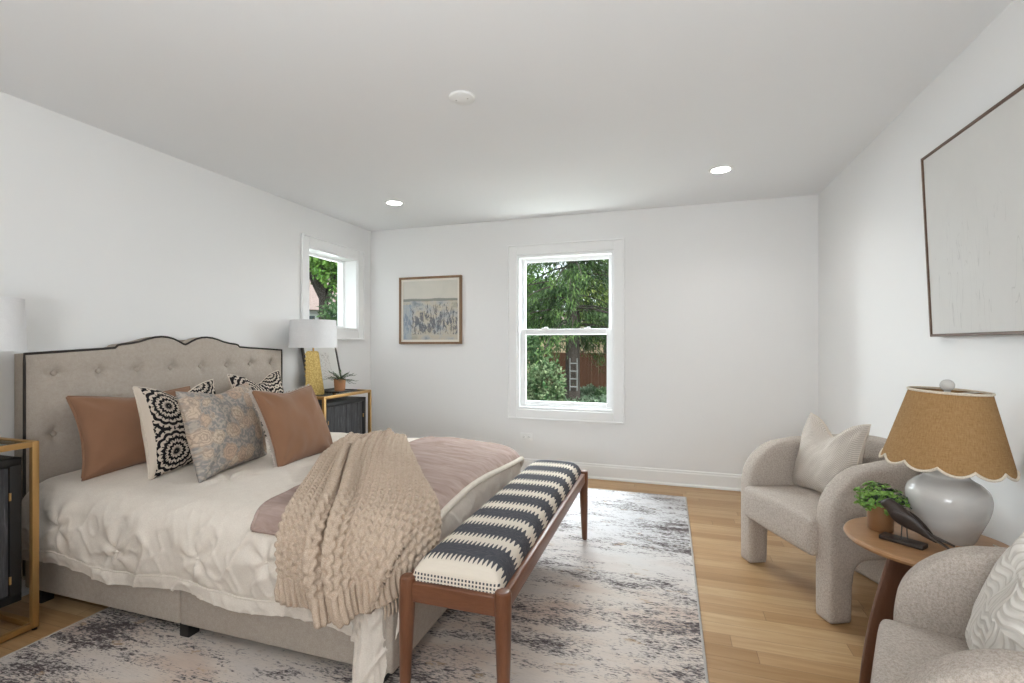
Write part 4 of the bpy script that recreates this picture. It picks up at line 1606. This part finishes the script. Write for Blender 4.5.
def herringbone():
    k = NT('cream_herringbone')
    v = k.coord('UV')
    x, y, z = k.xyz(v)
    tri = k.math('PINGPONG', k.math('MULTIPLY', x, 18), 1.0)
    q = k.math('SINE', k.math('MULTIPLY', k.math('ADD', y, k.math('MULTIPLY', tri, 0.055)), 2 * PI * 40))
    f = k.math('GREATER_THAN', q, 0.15)
    col = k.mix(f, (0.66, 0.60, 0.54), (0.50, 0.44, 0.385))
    k.bump(q, 0.5, 0.003)
    return k.done(col, 0.95, 0, 0.1)


def wavy():
    k = NT('white_wave_quilting')
    v = k.coord('UV', (1, 1, 1))
    x, y, z = k.xyz(v)
    cells = 4.0
    cx, cy = k.math('FLOOR', k.math('MULTIPLY', x, cells)), k.math('FLOOR', k.math('MULTIPLY', y, cells))
    par = k.math('MODULO', k.math('ADD', cx, cy), 2.0)
    w1_ = k.math('SINE', k.math('ADD', k.math('MULTIPLY', y, 2 * PI * 18), k.math('MULTIPLY', k.math('SINE', k.math('MULTIPLY', x, 2 * PI * cells)), 2.2)))
    w2_ = k.math('SINE', k.math('ADD', k.math('MULTIPLY', x, 2 * PI * 18), k.math('MULTIPLY', k.math('SINE', k.math('MULTIPLY', y, 2 * PI * cells)), 2.2)))
    h = k.math('ADD', k.math('MULTIPLY', par, w1_), k.math('MULTIPLY', k.math('SUBTRACT', 1.0, par), w2_))
    line = k.math('LESS_THAN', h, -0.80)
    col = k.mix(line, (0.70, 0.66, 0.61), (0.57, 0.525, 0.475))
    k.bump(h, 0.45, 0.004)
    return k.done(col, 0.9, 0, 0.15)


M['herring'] = herringbone()
M['wavy'] = wavy()
def on_chair(ch, lx, ly):
    m = Matrix.Rotation(ch.rotation_euler.z, 3, 'Z')
    p = m @ Vector((lx, ly, 0))
    return (ch.location.x + p.x, ch.location.y + p.y)
make_pillow('throw_pillow', 'cream herringbone pillow slumped in the corner armchair', 'pillow', on_chair(chair, -0.25, -0.05), on_chair(chair, 0.14, -0.05), 0.437, 0.26, 0.41, 0.42, 0.17,
            M['herring'], M['cream_cloth'], 0.085, 23, 'armchair pillows', M['cream_cloth'], 0.003)
make_pillow('throw_pillow', 'white wave quilted pillow in the nearest armchair', 'pillow', on_chair(chair2, -0.215, -0.13), on_chair(chair2, 0.18, -0.13), 0.437, 0.33, 0.43, 0.40, 0.17,
            M['wavy'], M['cream_cloth'], 0.03, 29, 'armchair pillows', M['cream_cloth'], 0.003)

# ---------------------------------------------------------------- side table and what stands on it
M['oak_top'] = wood('warm_oak_table_top', (0.27, 0.135, 0.058), (0.40, 0.22, 0.105), 0, 0.8, 0.38)
M['table_leg'] = wood('dark_walnut_leg', (0.075, 0.030, 0.016), (0.14, 0.06, 0.032), 2, 1.0, 0.35)
TZ = 0.545
tx, ty = 0.873, 2.07
tb = thing('side_table', 'round oak side table with dark curved legs between the two armchairs', 'side table', (tx, ty, 0))
MB().lathe([(0.0, TZ - 0.026), (0.225, TZ - 0.026), (0.243, TZ - 0.020), (0.249, TZ - 0.010), (0.246, TZ - 0.003), (0.240, TZ), (0.0, TZ)], 80).build('table_top', M['oak_top'], tb, 25)
for ang_ in (math.radians(187), math.radians(307), math.radians(67)):
    # sabre leg: outline in the radial plane, swept outwards to the floor
    ts = np.linspace(0, 1, 22)
    zc = (TZ - 0.028) * (1 - ts)
    cr = 0.055 + 0.15 * ts ** 1.15 + 0.02 * np.sin(ts * PI)
    hwd = 0.050 * (1 - ts) ** 0.9 + 0.015
    mb = MB()
    rings_ = []
    for i in range(22):
        dpt = 0.017 - 0.004 * ts[i]
        rg = []
        for t in np.linspace(0, 2 * PI, 17)[:-1]:
            cc, ss = math.cos(t), math.sin(t)
            q = 3.0
            ex_ = math.copysign(abs(cc) ** (2 / q), cc) * hwd[i]
            ey_ = math.copysign(abs(ss) ** (2 / q), ss) * dpt
            rr = cr[i] + ex_
            rg.append((rr * math.cos(ang_) - ey_ * math.sin(ang_), rr * math.sin(ang_) + ey_ * math.cos(ang_), zc[i]))
        rings_.append(rg)
    Rg = np.array(rings_)
    V = Rg.reshape(-1, 3)
    F = [(i * 16 + j, i * 16 + (j + 1) % 16, (i + 1) * 16 + (j + 1) % 16, (i + 1) * 16 + j) for i in range(21) for j in range(16)]
    F += [tuple(range(16)), tuple(21 * 16 + j for j in range(16))]
    mb.add(V, F)
    mb.build('leg', M['table_leg'], tb)
MB().lathe([(0.0, TZ - 0.06), (0.07, TZ - 0.06), (0.075, TZ - 0.05), (0.075, TZ - 0.0265)], 32).build('hub', M['table_leg'], tb)


def glaze():
    k = NT('pale_grey_white_glaze')
    n = k.noise(k.coord('Object', (1, 1, 2.2)), 5, 3, 0.6, 0.4)
    col = k.mix(k.ramp(n, [(0.4, 0.0), (0.62, 1.0)]), (0.52, 0.505, 0.485), (0.60, 0.575, 0.545))
    return k.done(col, 0.16, 0, 0.5)


def burlap():
    k = NT('tan_burlap')
    v = k.coord('UV', (1, 1, 1))
    x, y, z = k.xyz(v)
    a = k.noise(k.coord('UV', (240, 14, 1)), 1.0, 3, 0.7)
    b = k.noise(k.coord('UV', (30, 170, 1)), 1.0, 3, 0.7)
    f = k.math('ADD', k.math('MULTIPLY', a, 0.5), k.math('MULTIPLY', b, 0.5))
    col = k.mix(k.ramp(f, [(0.38, 0.0), (0.62, 1.0)]), (0.27, 0.152, 0.06), (0.40, 0.245, 0.115))
    k.bump(f, 0.4, 0.003)
    return k.done(col, 0.9, 0, 0.15)


M['glaze'] = glaze()
M['burlap'] = burlap()
M['lace'] = fabric('ivory_braid', (0.60, 0.52, 0.42), (0.74, 0.67, 0.57), 240)
LX, LY = 0.945, 2.115
tl = thing('ceramic_lamp', 'white ceramic urn lamp with scalloped burlap shade on the side table', 'lamp', (LX, LY, TZ))
prof_l = [(0.0, 0.0), (0.070, 0.0), (0.074, 0.006), (0.078, 0.014), (0.086, 0.035), (0.100, 0.070), (0.112, 0.105), (0.118, 0.138), (0.117, 0.160), (0.110, 0.180),
          (0.094, 0.198), (0.074, 0.211), (0.062, 0.220), (0.060, 0.228), (0.066, 0.238), (0.076, 0.247), (0.074, 0.252), (0.055, 0.254), (0.0, 0.255)]
pl = np.array(prof_l)
tt = np.linspace(0, 1, 70)
sm = catmull(pl[1:-1], tt)
MB().lathe([(0.0, 0.0)] + [tuple(p) for p in sm] + [(0.0, 0.256)], 64).build('urn_base', M['glaze'], tl)
MB().lathe([(0.014, 0.255), (0.014, 0.275), (0.006, 0.278), (0.006, 0.52)], 16).build('stem', M['chrome'], tl)
SB, ST, RB, RT = 0.272, 0.525, 0.180, 0.112
nth, nr = 216, 14
th_a = np.linspace(0, 2 * PI, nth + 1)[:-1]
scal = 0.020 * np.abs(np.sin(th_a * 6)) ** 0.8


def shade_pt(t, z, inset=0.0):
    f = (z - SB) / (ST - SB)
    r = RB + (RT - RB) * f - inset
    return np.stack([r * np.cos(t), r * np.sin(t), z], -1)


for_out = []
zg = [(SB + 0.004 - scal + 0.0) + (ST - (SB + 0.004 - scal)) * q for q in np.linspace(0, 1, nr)]
Pout = np.stack([shade_pt(th_a, z) for z in zg], 1)
Pin = np.stack([shade_pt(th_a, z, 0.003) for z in zg], 1)
mb = MB()
ang_uv = np.repeat((th_a / (2 * PI))[:, None], nr, 1)
for Pq in (Pout, Pin):
    F = []
    for i in range(nth):
        i2 = (i + 1) % nth
        for j in range(nr - 1): F.append((i * nr + j, i2 * nr + j, i2 * nr + j + 1, i * nr + j + 1))
    uvq = np.stack([ang_uv, (Pq[..., 2] - SB) / (ST - SB)], -1)
    mb.add(Pq.reshape(-1, 3), F, uvq)
for j in (0, nr - 1):
    o1, o2 = j, nth * nr + j
    mb.f += [(i * nr + o1, ((i + 1) % nth) * nr + o1, ((i + 1) % nth) * nr + o2, i * nr + o2) for i in range(nth)]
shade_o = mb.build('shade', M['burlap'], tl)
for zq, lab in ((zg[0] + 0.002, 'scalloped ivory braid along the lower edge'), (np.full(nth, ST - 0.002), 'ivory braid round the top edge')):
    tag(MB().tube([tuple(p) for p in shade_pt(th_a, zq, -0.001)], 0.0045, 8, True).build('braid_trim', M['lace'], shade_o), lab)
# the shade sits slightly crooked on its harp
tilt = Matrix.Rotation(math.radians(2.5), 4, Vector((0.408, 0.913, 0)))
piv = Vector((0, 0, 0.41))
shade_o.rotation_euler = tilt.to_euler()
shade_o.location = piv - tilt @ piv
mb = MB()
for kk in range(3):
    t = kk * 2 * PI / 3 + 0.3
    mb.tube([(0, 0, ST - 0.012), (RT * math.cos(t), RT * math.sin(t), ST - 0.008)], 0.002, 6)
mb.build('spider', M['chrome'], tl)
mb = MB()
mb.lathe([(0.006, ST - 0.012), (0.010, ST - 0.004), (0.007, ST + 0.004)], 16)
mb.ball((0, 0, ST + 0.018), 0.021, 20, 14)
mb.build('finial', M['glaze'], tl)
M['cord'] = plain('pale_cord', (0.55, 0.50, 0.42), 0.6)
cd = MB()
pth = [(0.10, -0.06, 0.012), (0.135, -0.14, 0.008), (0.155, -0.19, -0.004), (0.15, -0.20, -0.03), (0.12, -0.17, -0.07), (0.11, -0.15, -0.2), (0.15, 0.05, -0.42), (0.19, 0.14, -0.535)]
pth = catmull(np.array(pth), np.linspace(0, 1, 60))
cd.tube([tuple(p) for p in pth], 0.0025, 8)
cd.build('power_cord', M['cord'], tl)

# potted succulent
M['copper'] = plain('copper_brown_pot', (0.25, 0.125, 0.055), 0.42, 0.25, nscale=30, nstr=0.08, var=0.2)
M['leafy'] = leaf_mat('bright_leaf', (0.10, 0.22, 0.035), (0.24, 0.40, 0.09), 40)
M['leafy_dark'] = leaf_mat('dark_leaf', (0.035, 0.055, 0.045), (0.08, 0.11, 0.09), 40)
pp = thing('potted_plant', 'small leafy green plant in a copper brown pot on the side table', 'potted plant', (0.752, 2.135, TZ))
MB().lathe([(0.0, 0), (0.036, 0), (0.039, 0.004), (0.041, 0.05), (0.041, 0.098), (0.039, 0.100), (0.036, 0.098), (0.036, 0.086), (0, 0.085)], 44).build('pot', M['copper'], pp)
MB().lathe([(0.0, 0.0865), (0.0365, 0.0865)], 24).build('soil', M['soil'], pp)
mg, md, ms = MB(), MB(), MB()
for i in range(190):
    t = rng.uniform(0, 2 * PI)
    el = math.asin(rng.uniform(-0.25, 1.0))
    rr = rng.uniform(0.045, 0.085)
    d = Vector((math.cos(t) * math.cos(el), math.sin(t) * math.cos(el), math.sin(el)))
    tip = Vector((0, 0, 0.098)) + Vector((d.x * rr * 1.0, d.y * rr * 1.0, d.z * rr * 0.92))
    if i % 2 == 0: ms.tube([(d.x * 0.012, d.y * 0.012, 0.086), tuple((Vector((d.x * 0.02, d.y * 0.02, 0.10)) + tip) / 2), tuple(tip)], 0.0012, 5)
    tgt = md if (d.x > 0.15 and rng.random() < 0.55) else mg
    for q in range(5):
        a = rng.uniform(0, 2 * PI)
        dd = (d * 0.5 + Vector((math.cos(a), math.sin(a), rng.uniform(-0.3, 0.6)))).normalized()
        leaf(tgt, tip, dd, d, rng.uniform(0.010, 0.017), rng.uniform(0.008, 0.013), 0.3)
mg.build('foliage', M['leafy'], pp)
md.build('foliage', M['leafy_dark'], pp)
ms.build('stems', M['leafy_dark'], pp)

# bird sculpture
M['bird'] = wood('dark_carved_wood', (0.022, 0.015, 0.012), (0.055, 0.038, 0.03), 0, 1.0, 0.45)
bd = thing('bird_sculpture', 'dark carved wooden bird on two rods and a flat base on the side table', 'sculpture', (0.775, 2.015, TZ), math.atan2(-0.080, 0.096))
MB().box((0, 0, 0.008), (0.125, 0.05, 0.014), 0.002).build('base', M['bird'], bd)
# body loft along a tilted axis: head at -X high, tail at +X low
st = [(-0.064, 0.124, 0.003, 0.003), (-0.060, 0.126, 0.010, 0.010), (-0.051, 0.127, 0.0155, 0.0165), (-0.041, 0.124, 0.017, 0.0195), (-0.031, 0.114, 0.019, 0.024), (-0.016, 0.101, 0.0225, 0.028),
      (0.004, 0.088, 0.0235, 0.027), (0.024, 0.076, 0.020, 0.022), (0.044, 0.065, 0.0145, 0.0155), (0.062, 0.056, 0.010, 0.010), (0.078, 0.049, 0.007, 0.006)]
st = catmull(np.array(st), np.linspace(0, 1, 40))
mb = MB()
Pb = []
for (x_, z_, ry, rz_) in st:
    Pb.append([(x_ + 0.35 * rz_ * math.sin(t), ry * math.cos(t), z_ + rz_ * math.sin(t)) for t in np.linspace(0, 2 * PI, 25)])
Pb = np.array(Pb)
mb.grid(Pb, uv=False)
mb.f.append(tuple(range(24)))
mb.f.append(tuple(39 * 25 + j for j in range(24)))
bo = mb.build('body', M['bird'], bd, 60)
mb = MB()
mb.tube([(-0.060, 0, 0.126), (-0.068, 0, 0.124), (-0.074, 0, 0.121)], [0.006, 0.0035, 0.0008], 10)
mb.build('beak', M['bird'], bo)
for sgn in (-1, 1):
    P = []
    for q in np.linspace(0, 1, 18):
        x_ = -0.022 + 0.115 * q
        z_ = 0.104 - 0.070 * q + 0.008 * math.sin(q * PI)
        wv = 0.020 * math.sin(PI * min(1, 0.12 + q * 0.88)) ** 0.8 * (1 - 0.35 * q) + 0.0015
        yv = sgn * (0.021 * (1 - q) ** 0.6 * (1 - 0.1 * q) + 0.004)
        P.append([(x_ + 0.3 * dz, yv + sgn * (0.0035 * math.sqrt(max(0, 1 - (dz / wv) ** 2)) if o_ else -0.003), z_ + dz) for o_ in (1, 0) for dz in (np.linspace(-wv, wv, 8) if o_ else np.linspace(wv, -wv, 8))])
    P = np.array(P)
    P = np.concatenate([P, P[:, :1]], 1)
    mb = MB().grid(P, uv=False)
    mb.build('wing', M['bird'], bd, 50)
mb = MB()
for (yy_, ln, dz_) in ((0.006, 0.070, -0.022), (-0.006, 0.060, -0.030)):
    P = [(0.066, yy_ * 0.5, 0.054), (0.066 + ln * 0.5, yy_, 0.054 + dz_ * 0.45), (0.066 + ln, yy_ * 1.4, 0.054 + dz_ * 0.9)]
    mb.tube(P, [0.010, 0.0095, 0.006], 10, flat=0.45)
mb.build('tail', M['bird'], bo)
for sgn in (-1, 1):
    MB().tube([(0.004 + 0.006 * sgn, sgn * 0.008, 0.014), (0.004 + 0.004 * sgn, sgn * 0.007, 0.075)], 0.0019, 8).build('leg', M['steel'], bd)

# ---------------------------------------------------------------- garden beyond the windows
GZ = -0.75
R2 = random.Random(21)


def ground_mat():
    k = NT('garden_ground')
    n = k.noise(k.coord(), 1.2, 4)
    n2 = k.noise(k.coord(), 14, 3)
    col = k.mix(k.ramp(n, [(0.4, 0.0), (0.6, 1.0)]), (0.10, 0.085, 0.06), (0.10, 0.14, 0.05))
    k.bump(n2, 0.6, 0.05)
    return k.done(col, 0.95, 0, 0.1)


mb = MB()
mb.span((-40, -6, GZ - 0.2), (25, 45, GZ))
gr = mb.build('garden_ground', ground_mat())
gr['kind'] = 'structure'


def at_px(px, dist):
    c_, s_n = math.cos(math.atan(156 / 485)), math.sin(math.atan(156 / 485))
    u_ = (px - 512) / 485
    return (dist * (u_ * c_ - s_n), dist * (u_ * s_n + c_))


M['bark'] = plain('spruce_bark', (0.075, 0.062, 0.054), 0.95, nscale=18, nstr=0.8, ndist=0.05, var=0.35)
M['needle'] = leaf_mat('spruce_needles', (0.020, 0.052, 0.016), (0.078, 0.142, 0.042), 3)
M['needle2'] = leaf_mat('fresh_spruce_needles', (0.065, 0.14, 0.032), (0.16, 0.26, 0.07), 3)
M['tree_leaf'] = leaf_mat('summer_leaf', (0.08, 0.20, 0.03), (0.20, 0.36, 0.075), 2)
M['shrub_leaf'] = leaf_mat('variegated_shrub_leaf', (0.04, 0.105, 0.035), (0.25, 0.32, 0.17), 5)
M['shrub_dark'] = leaf_mat('dark_shrub_leaf', (0.035, 0.095, 0.035), (0.12, 0.20, 0.08), 5)
M['cover_leaf'] = leaf_mat('grey_green_ground_cover', (0.07, 0.14, 0.07), (0.28, 0.36, 0.25), 4)


def quads(mb, C_, D_, Uv, L, Wd):
    """many small folded leaves at once: centres, directions, ups, lengths, widths"""
    D_ = D_ / np.linalg.norm(D_, axis=1, keepdims=True)
    Sd = np.cross(D_, Uv)
    Sd /= np.linalg.norm(Sd, axis=1, keepdims=True) + 1e-9
    N_ = np.cross(Sd, D_)
    n = len(C_)
    L, Wd = L[:, None], Wd[:, None]
    a = C_
    b = C_ + D_ * L * 0.5 + Sd * Wd * 0.5 + N_ * Wd * 0.15
    c = C_ + D_ * L - N_ * L * 0.15
    d = C_ + D_ * L * 0.5 - Sd * Wd * 0.5 + N_ * Wd * 0.15
    V = np.stack([a, b, c, d], 1).reshape(-1, 3)
    F = [(4 * i, 4 * i + 1, 4 * i + 2, 4 * i + 3) for i in range(n)]
    mb.add(V, F)


nr_ = np.random.RandomState(5)
# the big spruce
sxp, syp = at_px(572.5, 15.2)
sp = thing('spruce_tree', 'big spruce with drooping green boughs behind the back window', 'tree', (sxp, syp, GZ))
mb = MB()
mb.tube([(0, 0, -0.1), (0.0, 0, 0.25), (0, 0, 1.0), (0.02, 0, 3), (0.0, 0, 5.5), (0, 0, 8.5)], [0.36, 0.25, 0.225, 0.21, 0.17, 0.08], 20)
mb.build('trunk', M['bark'], sp)
mbr, m1, m2 = MB(), MB(), MB()
Cs, Ds, Ls, Ws, kindq = [], [], [], [], []
for i in range(100):
    z = 2.15 + 5.4 * (i / 100) ** 1.0 + R2.uniform(-0.15, 0.15)
    t = R2.uniform(0, 2 * PI)
    L = R2.uniform(1.7, 3.2) * (1.1 - 0.06 * z)
    pts = []
    for q in np.linspace(0, 1, 7):
        droop = 0.25 * q - 0.75 * q * q
        pts.append((math.cos(t) * L * q, math.sin(t) * L * q, z + droop * L * 0.55))
    mbr.tube(pts, [0.035, 0.03, 0.026, 0.02, 0.016, 0.012, 0.006], 6)
    pts = np.array(pts)
    nleaf = int(340 * L / 2.5)
    q = nr_.uniform(0.16, 1, nleaf)
    base = catmull(pts, q)
    side = np.array((-math.sin(t), math.cos(t), 0))
    offs = nr_.normal(0, 0.17, nleaf)[:, None] * side
    dz = -np.abs(nr_.normal(0, 0.20, nleaf))
    base = base + offs
    base[:, 2] += dz * 0.9
    d = np.stack([nr_.normal(0, 0.35, nleaf) + math.cos(t) * 0.3, nr_.normal(0, 0.35, nleaf) + math.sin(t) * 0.3, nr_.uniform(-1.0, -0.2, nleaf)], 1)
    Cs.append(base)
    Ds.append(d)
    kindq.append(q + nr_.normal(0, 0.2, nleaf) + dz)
Cs, Ds, kindq = np.concatenate(Cs), np.concatenate(Ds), np.concatenate(kindq)
n = len(Cs)
Up = nr_.normal(0, 1, (n, 3))
Lq, Wq = nr_.uniform(0.10, 0.24, n), nr_.uniform(0.016, 0.042, n)
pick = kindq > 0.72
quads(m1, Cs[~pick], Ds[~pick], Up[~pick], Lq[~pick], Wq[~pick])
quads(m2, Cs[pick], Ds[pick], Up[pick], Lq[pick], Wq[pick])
mbr.build('boughs', M['bark'], sp)
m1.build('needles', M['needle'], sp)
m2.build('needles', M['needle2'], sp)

# ladder leaning on the trunk
M['ladder'] = plain('weathered_grey_metal', (0.30, 0.31, 0.31), 0.6)
lax, lay = at_px(573.5, 14.88)
ld = thing('ladder', 'short grey ladder hung on the spruce trunk', 'ladder', (lax, lay, GZ + 0.55))
for sx_ in (-0.11, 0.11): MB().tube([(sx_, 0, 0), (sx_, 0, 1.0)], 0.014, 8).build('stile', M['ladder'], ld)
for z_ in (0.12, 0.36, 0.60, 0.84): MB().tube([(-0.12, 0, z_), (0.12, 0, z_)], 0.018, 8).build('rung', M['ladder'], ld)

# board fence
M['fence'] = wood('red_brown_fence_board', (0.075, 0.030, 0.017), (0.13, 0.058, 0.032), 2, 0.6, 0.7)
f0, f1 = at_px(545, 21.0), at_px(660, 18.2)
fx, fy = (f0[0] + f1[0]) / 2, (f0[1] + f1[1]) / 2
fl = math.hypot(f1[0] - f0[0], f1[1] - f0[1])
fe = thing('board_fence', 'red brown vertical board fence at the back of the garden', 'fence', (fx, fy, GZ), math.atan2(f1[1] - f0[1], f1[0] - f0[0]))
mb = MB()
nb = int(fl / 0.145)
for i in range(nb):
    x_ = -fl / 2 + (i + 0.5) * fl / nb
    mb.box((x_, R2.uniform(-0.006, 0.006), 0.82 + R2.uniform(-0.006, 0.006)), (fl / nb - 0.008, 0.022, 1.60), 0.004, 1)
mb.build('board_panel', M['fence'], fe)
for i in range(4):
    MB().box((-fl / 2 + 0.3 + i * (fl - 0.6) / 3, 0.07, 0.85), (0.1, 0.1, 1.7), 0.01).build('post', M['fence'], fe)
for z_ in (0.35, 1.3):
    MB().box((0, 0.03, z_), (fl, 0.035, 0.09)).build('rail', M['fence'], fe)


def blob_plant(name, label, cat, loc, rx, ry, h, nleaf, m, lsz, group=None, trunk=None, zc=0.5, seed=0):
    rs = np.random.RandomState(seed)
    o = thing(name, label, cat, loc, 0, group)
    u = rs.normal(0, 1, (nleaf, 3))
    u /= np.linalg.norm(u, axis=1, keepdims=True)
    rad = rs.uniform(0.45, 1.0, nleaf) ** 0.5
    lump = 0.8 + 0.35 * vnoise(u[:, 0] * 3 + seed, u[:, 1] * 3 + u[:, 2] * 2, seed + 2) * 2
    P = u * (rad * lump)[:, None] * np.array((rx, ry, h * zc))
    P[:, 2] += h * (1 - zc) if trunk else h * 0.5
    P[:, 2] = np.maximum(P[:, 2], 0.03)
    D = u * 0.6 + rs.normal(0, 0.6, (nleaf, 3))
    mb = MB()
    quads(mb, P, D, rs.normal(0, 1, (nleaf, 3)), rs.uniform(0.6, 1.3, nleaf) * lsz, rs.uniform(0.6, 1.2, nleaf) * lsz * 0.55)
    mb.build('foliage', m, o)
    mb = MB()
    if trunk:
        mb.tube([(0, 0, -0.05), (0.03, 0.02, h * 0.3), (0, 0, h * 0.75)], [trunk, trunk * 0.8, trunk * 0.3], 12)
        for i in range(6):
            t = i * PI / 3 + 0.3
            mb.tube([(0, 0, h * 0.35 + 0.05 * h * i / 3), (rx * 0.35 * math.cos(t), ry * 0.35 * math.sin(t), h * 0.58), (rx * 0.7 * math.cos(t), ry * 0.7 * math.sin(t), h * 0.72)], [trunk * 0.5, trunk * 0.35, trunk * 0.12], 8)
        mb.build('trunk', M['bark'], o)
    else:
        for i in range(9):
            t = i * 2 * PI / 9
            mb.tube([(0.04 * math.cos(t), 0.04 * math.sin(t), -0.02), (rx * 0.4 * math.cos(t), ry * 0.4 * math.sin(t), h * 0.55)], [0.014, 0.006], 6)
        mb.build('stems', M['bark'], o)
    return o


p = at_px(544, 12.4)
blob_plant('shrub', 'pale variegated shrub in the lower left of the back window', 'shrub', (p[0], p[1], GZ), 0.62, 0.6, 1.75, 2600, M['shrub_leaf'], 0.11, 'garden shrubs', seed=1)
p = at_px(528, 13.6)
blob_plant('shrub', 'tall dark shrub at the left edge of the back window', 'shrub', (p[0], p[1], GZ), 0.55, 0.6, 2.5, 2200, M['shrub_dark'], 0.12, 'garden shrubs', seed=2)
p = at_px(590, 17.2)
blob_plant('shrub', 'low green shrub at the foot of the board fence', 'shrub', (p[0], p[1], GZ), 0.75, 0.5, 0.55, 1100, M['cover_leaf'], 0.10, 'garden shrubs', seed=3)
p = at_px(610, 16.0)
blob_plant('shrub', 'leafy low shrub at the right edge of the back window', 'shrub', (p[0], p[1], GZ), 0.7, 0.5, 0.6, 1000, M['shrub_dark'], 0.10, 'garden shrubs', seed=4)
# ground cover under the spruce
rs = np.random.RandomState(9)
n = 5200
pxs, ds = rs.uniform(515, 625, n), rs.uniform(12.2, 15.6, n)
XY = np.array([at_px(a, b) for a, b in zip(pxs, ds)])
P = np.stack([XY[:, 0], XY[:, 1], GZ + rs.uniform(0.02, 0.30, n)], 1)
mb = MB()
quads(mb, P, np.stack([rs.normal(0, 0.6, n), rs.normal(0, 0.6, n), rs.uniform(-0.1, 0.9, n)], 1), rs.normal(0, 1, (n, 3)), rs.uniform(0.08, 0.16, n), rs.uniform(0.05, 0.09, n))
gc = mb.build('ground_cover', M['cover_leaf'])
tag(gc, 'low grey green ground cover around the foot of the spruce', 'ground cover', None, 'stuff')
# trees behind the fence, seen between the boughs
M['far_leaf'] = leaf_mat('yellow_green_leaf', (0.16, 0.26, 0.05), (0.38, 0.46, 0.12), 1.5)  # lighter, yellower green than the other trees
p = at_px(606, 26)
blob_plant('broadleaf_tree', 'yellow green tree far behind the spruce', 'tree', (p[0], p[1], GZ), 2.4, 2.2, 6.6, 3000, M['far_leaf'], 0.34, None, 0.2, 0.36, 6)
p = at_px(533, 24)
blob_plant('broadleaf_tree', 'dark green tree behind the left side of the spruce', 'tree', (p[0], p[1], GZ), 1.9, 2.0, 6.0, 2600, M['tree_leaf'], 0.30, None, 0.2, 0.36, 7)
# more garden to either side, seen only from other standpoints
for gx, gy, hh, sd, lab in ((-6.5, 17.5, 5.6, 31, 'round green tree in the garden, far to the left of the spruce'),
                            (-9.5, 15.0, 5.2, 32, 'broad green tree at the far left of the garden'),
                            (3.4, 17.0, 5.8, 33, 'round green tree in the garden, to the right of the spruce')):
    blob_plant('broadleaf_tree', lab, 'tree', (gx, gy, GZ), 2.0, 1.9, hh, 2600, M['tree_leaf'], 0.28, None, 0.2, 0.40, sd)
# beyond the small window
p = at_px(322, 14.0)
blob_plant('broadleaf_tree', 'bright green leafy tree filling the top of the small window', 'tree', (p[0], p[1], GZ), 2.1, 2.1, 8.2, 15000, M['tree_leaf'], 0.17, None, 0.16, 0.30, 8)
p = at_px(337, 12.0)
blob_plant('shrub', 'tall dark shrub at the right edge of the small window', 'shrub', (p[0], p[1], GZ), 0.5, 0.5, 3.3, 2600, M['shrub_dark'], 0.14, 'garden shrubs', seed=12)

M['siding'] = plain('white_siding', (0.74, 0.75, 0.76), 0.7)
M['roof'] = plain('pinkish_brown_shingle', (0.33, 0.25, 0.23), 0.9, nscale=8, nstr=0.4, ndist=0.03, var=0.2)
M['dark_pane'] = plain('dark_house_pane', (0.09, 0.12, 0.13), 0.1)
p = at_px(318, 24)
hs = thing('neighbour_house', 'white house with a pinkish roof behind the tree in the small window', 'house', (p[0], p[1], GZ), math.radians(38))
mb = MB()
mb.box((0, 0, 1.78), (9, 6, 3.56))
for i in range(16): mb.box((0, -3.005, 0.12 + i * 0.215), (9.02, 0.03, 0.012))
mb.build('wall', M['siding'], hs)
mb = MB()
mb.prism([(-3.5, 3.45), (3.5, 3.45), (0.0, 5.3)], 0, -4.9, 4.9)
mb.build('roof', M['roof'], hs)
for i in range(6):
    x_ = -3.6 + i * 1.35
    mb = MB()
    ring(mb, lambda m_, a_0, a_1, z_0, z_1, p0, p1, bv: m_.span((a_0, p0, z_0), (a_1, p1, z_1)), x_, x_ + 0.95, 1.75, 3.3, 0.09, -3.06, -3.0)
    wf = mb.build('window_frame', M['vinyl'], hs)
    mb = MB().span((x_ + 0.08, -3.03, 1.83), (x_ + 0.87, -3.02, 3.22))
    mb.build('pane', M['dark_pane'], wf)
# pale house wall beyond the fence
p = at_px(600, 33)
h2 = thing('neighbour_house', 'pale tan house just visible above the board fence', 'house', (p[0], p[1], GZ), math.radians(-8))
MB().box((0, 0, 1.5), (11, 4, 3.0)).build('wall', plain('tan_render', (0.52, 0.40, 0.28), 0.8), h2)
MB().prism([(-2.4, 2.9), (2.4, 2.9), (0, 4.2)], 0, -5.8, 5.8).build('roof', M['roof'], h2)
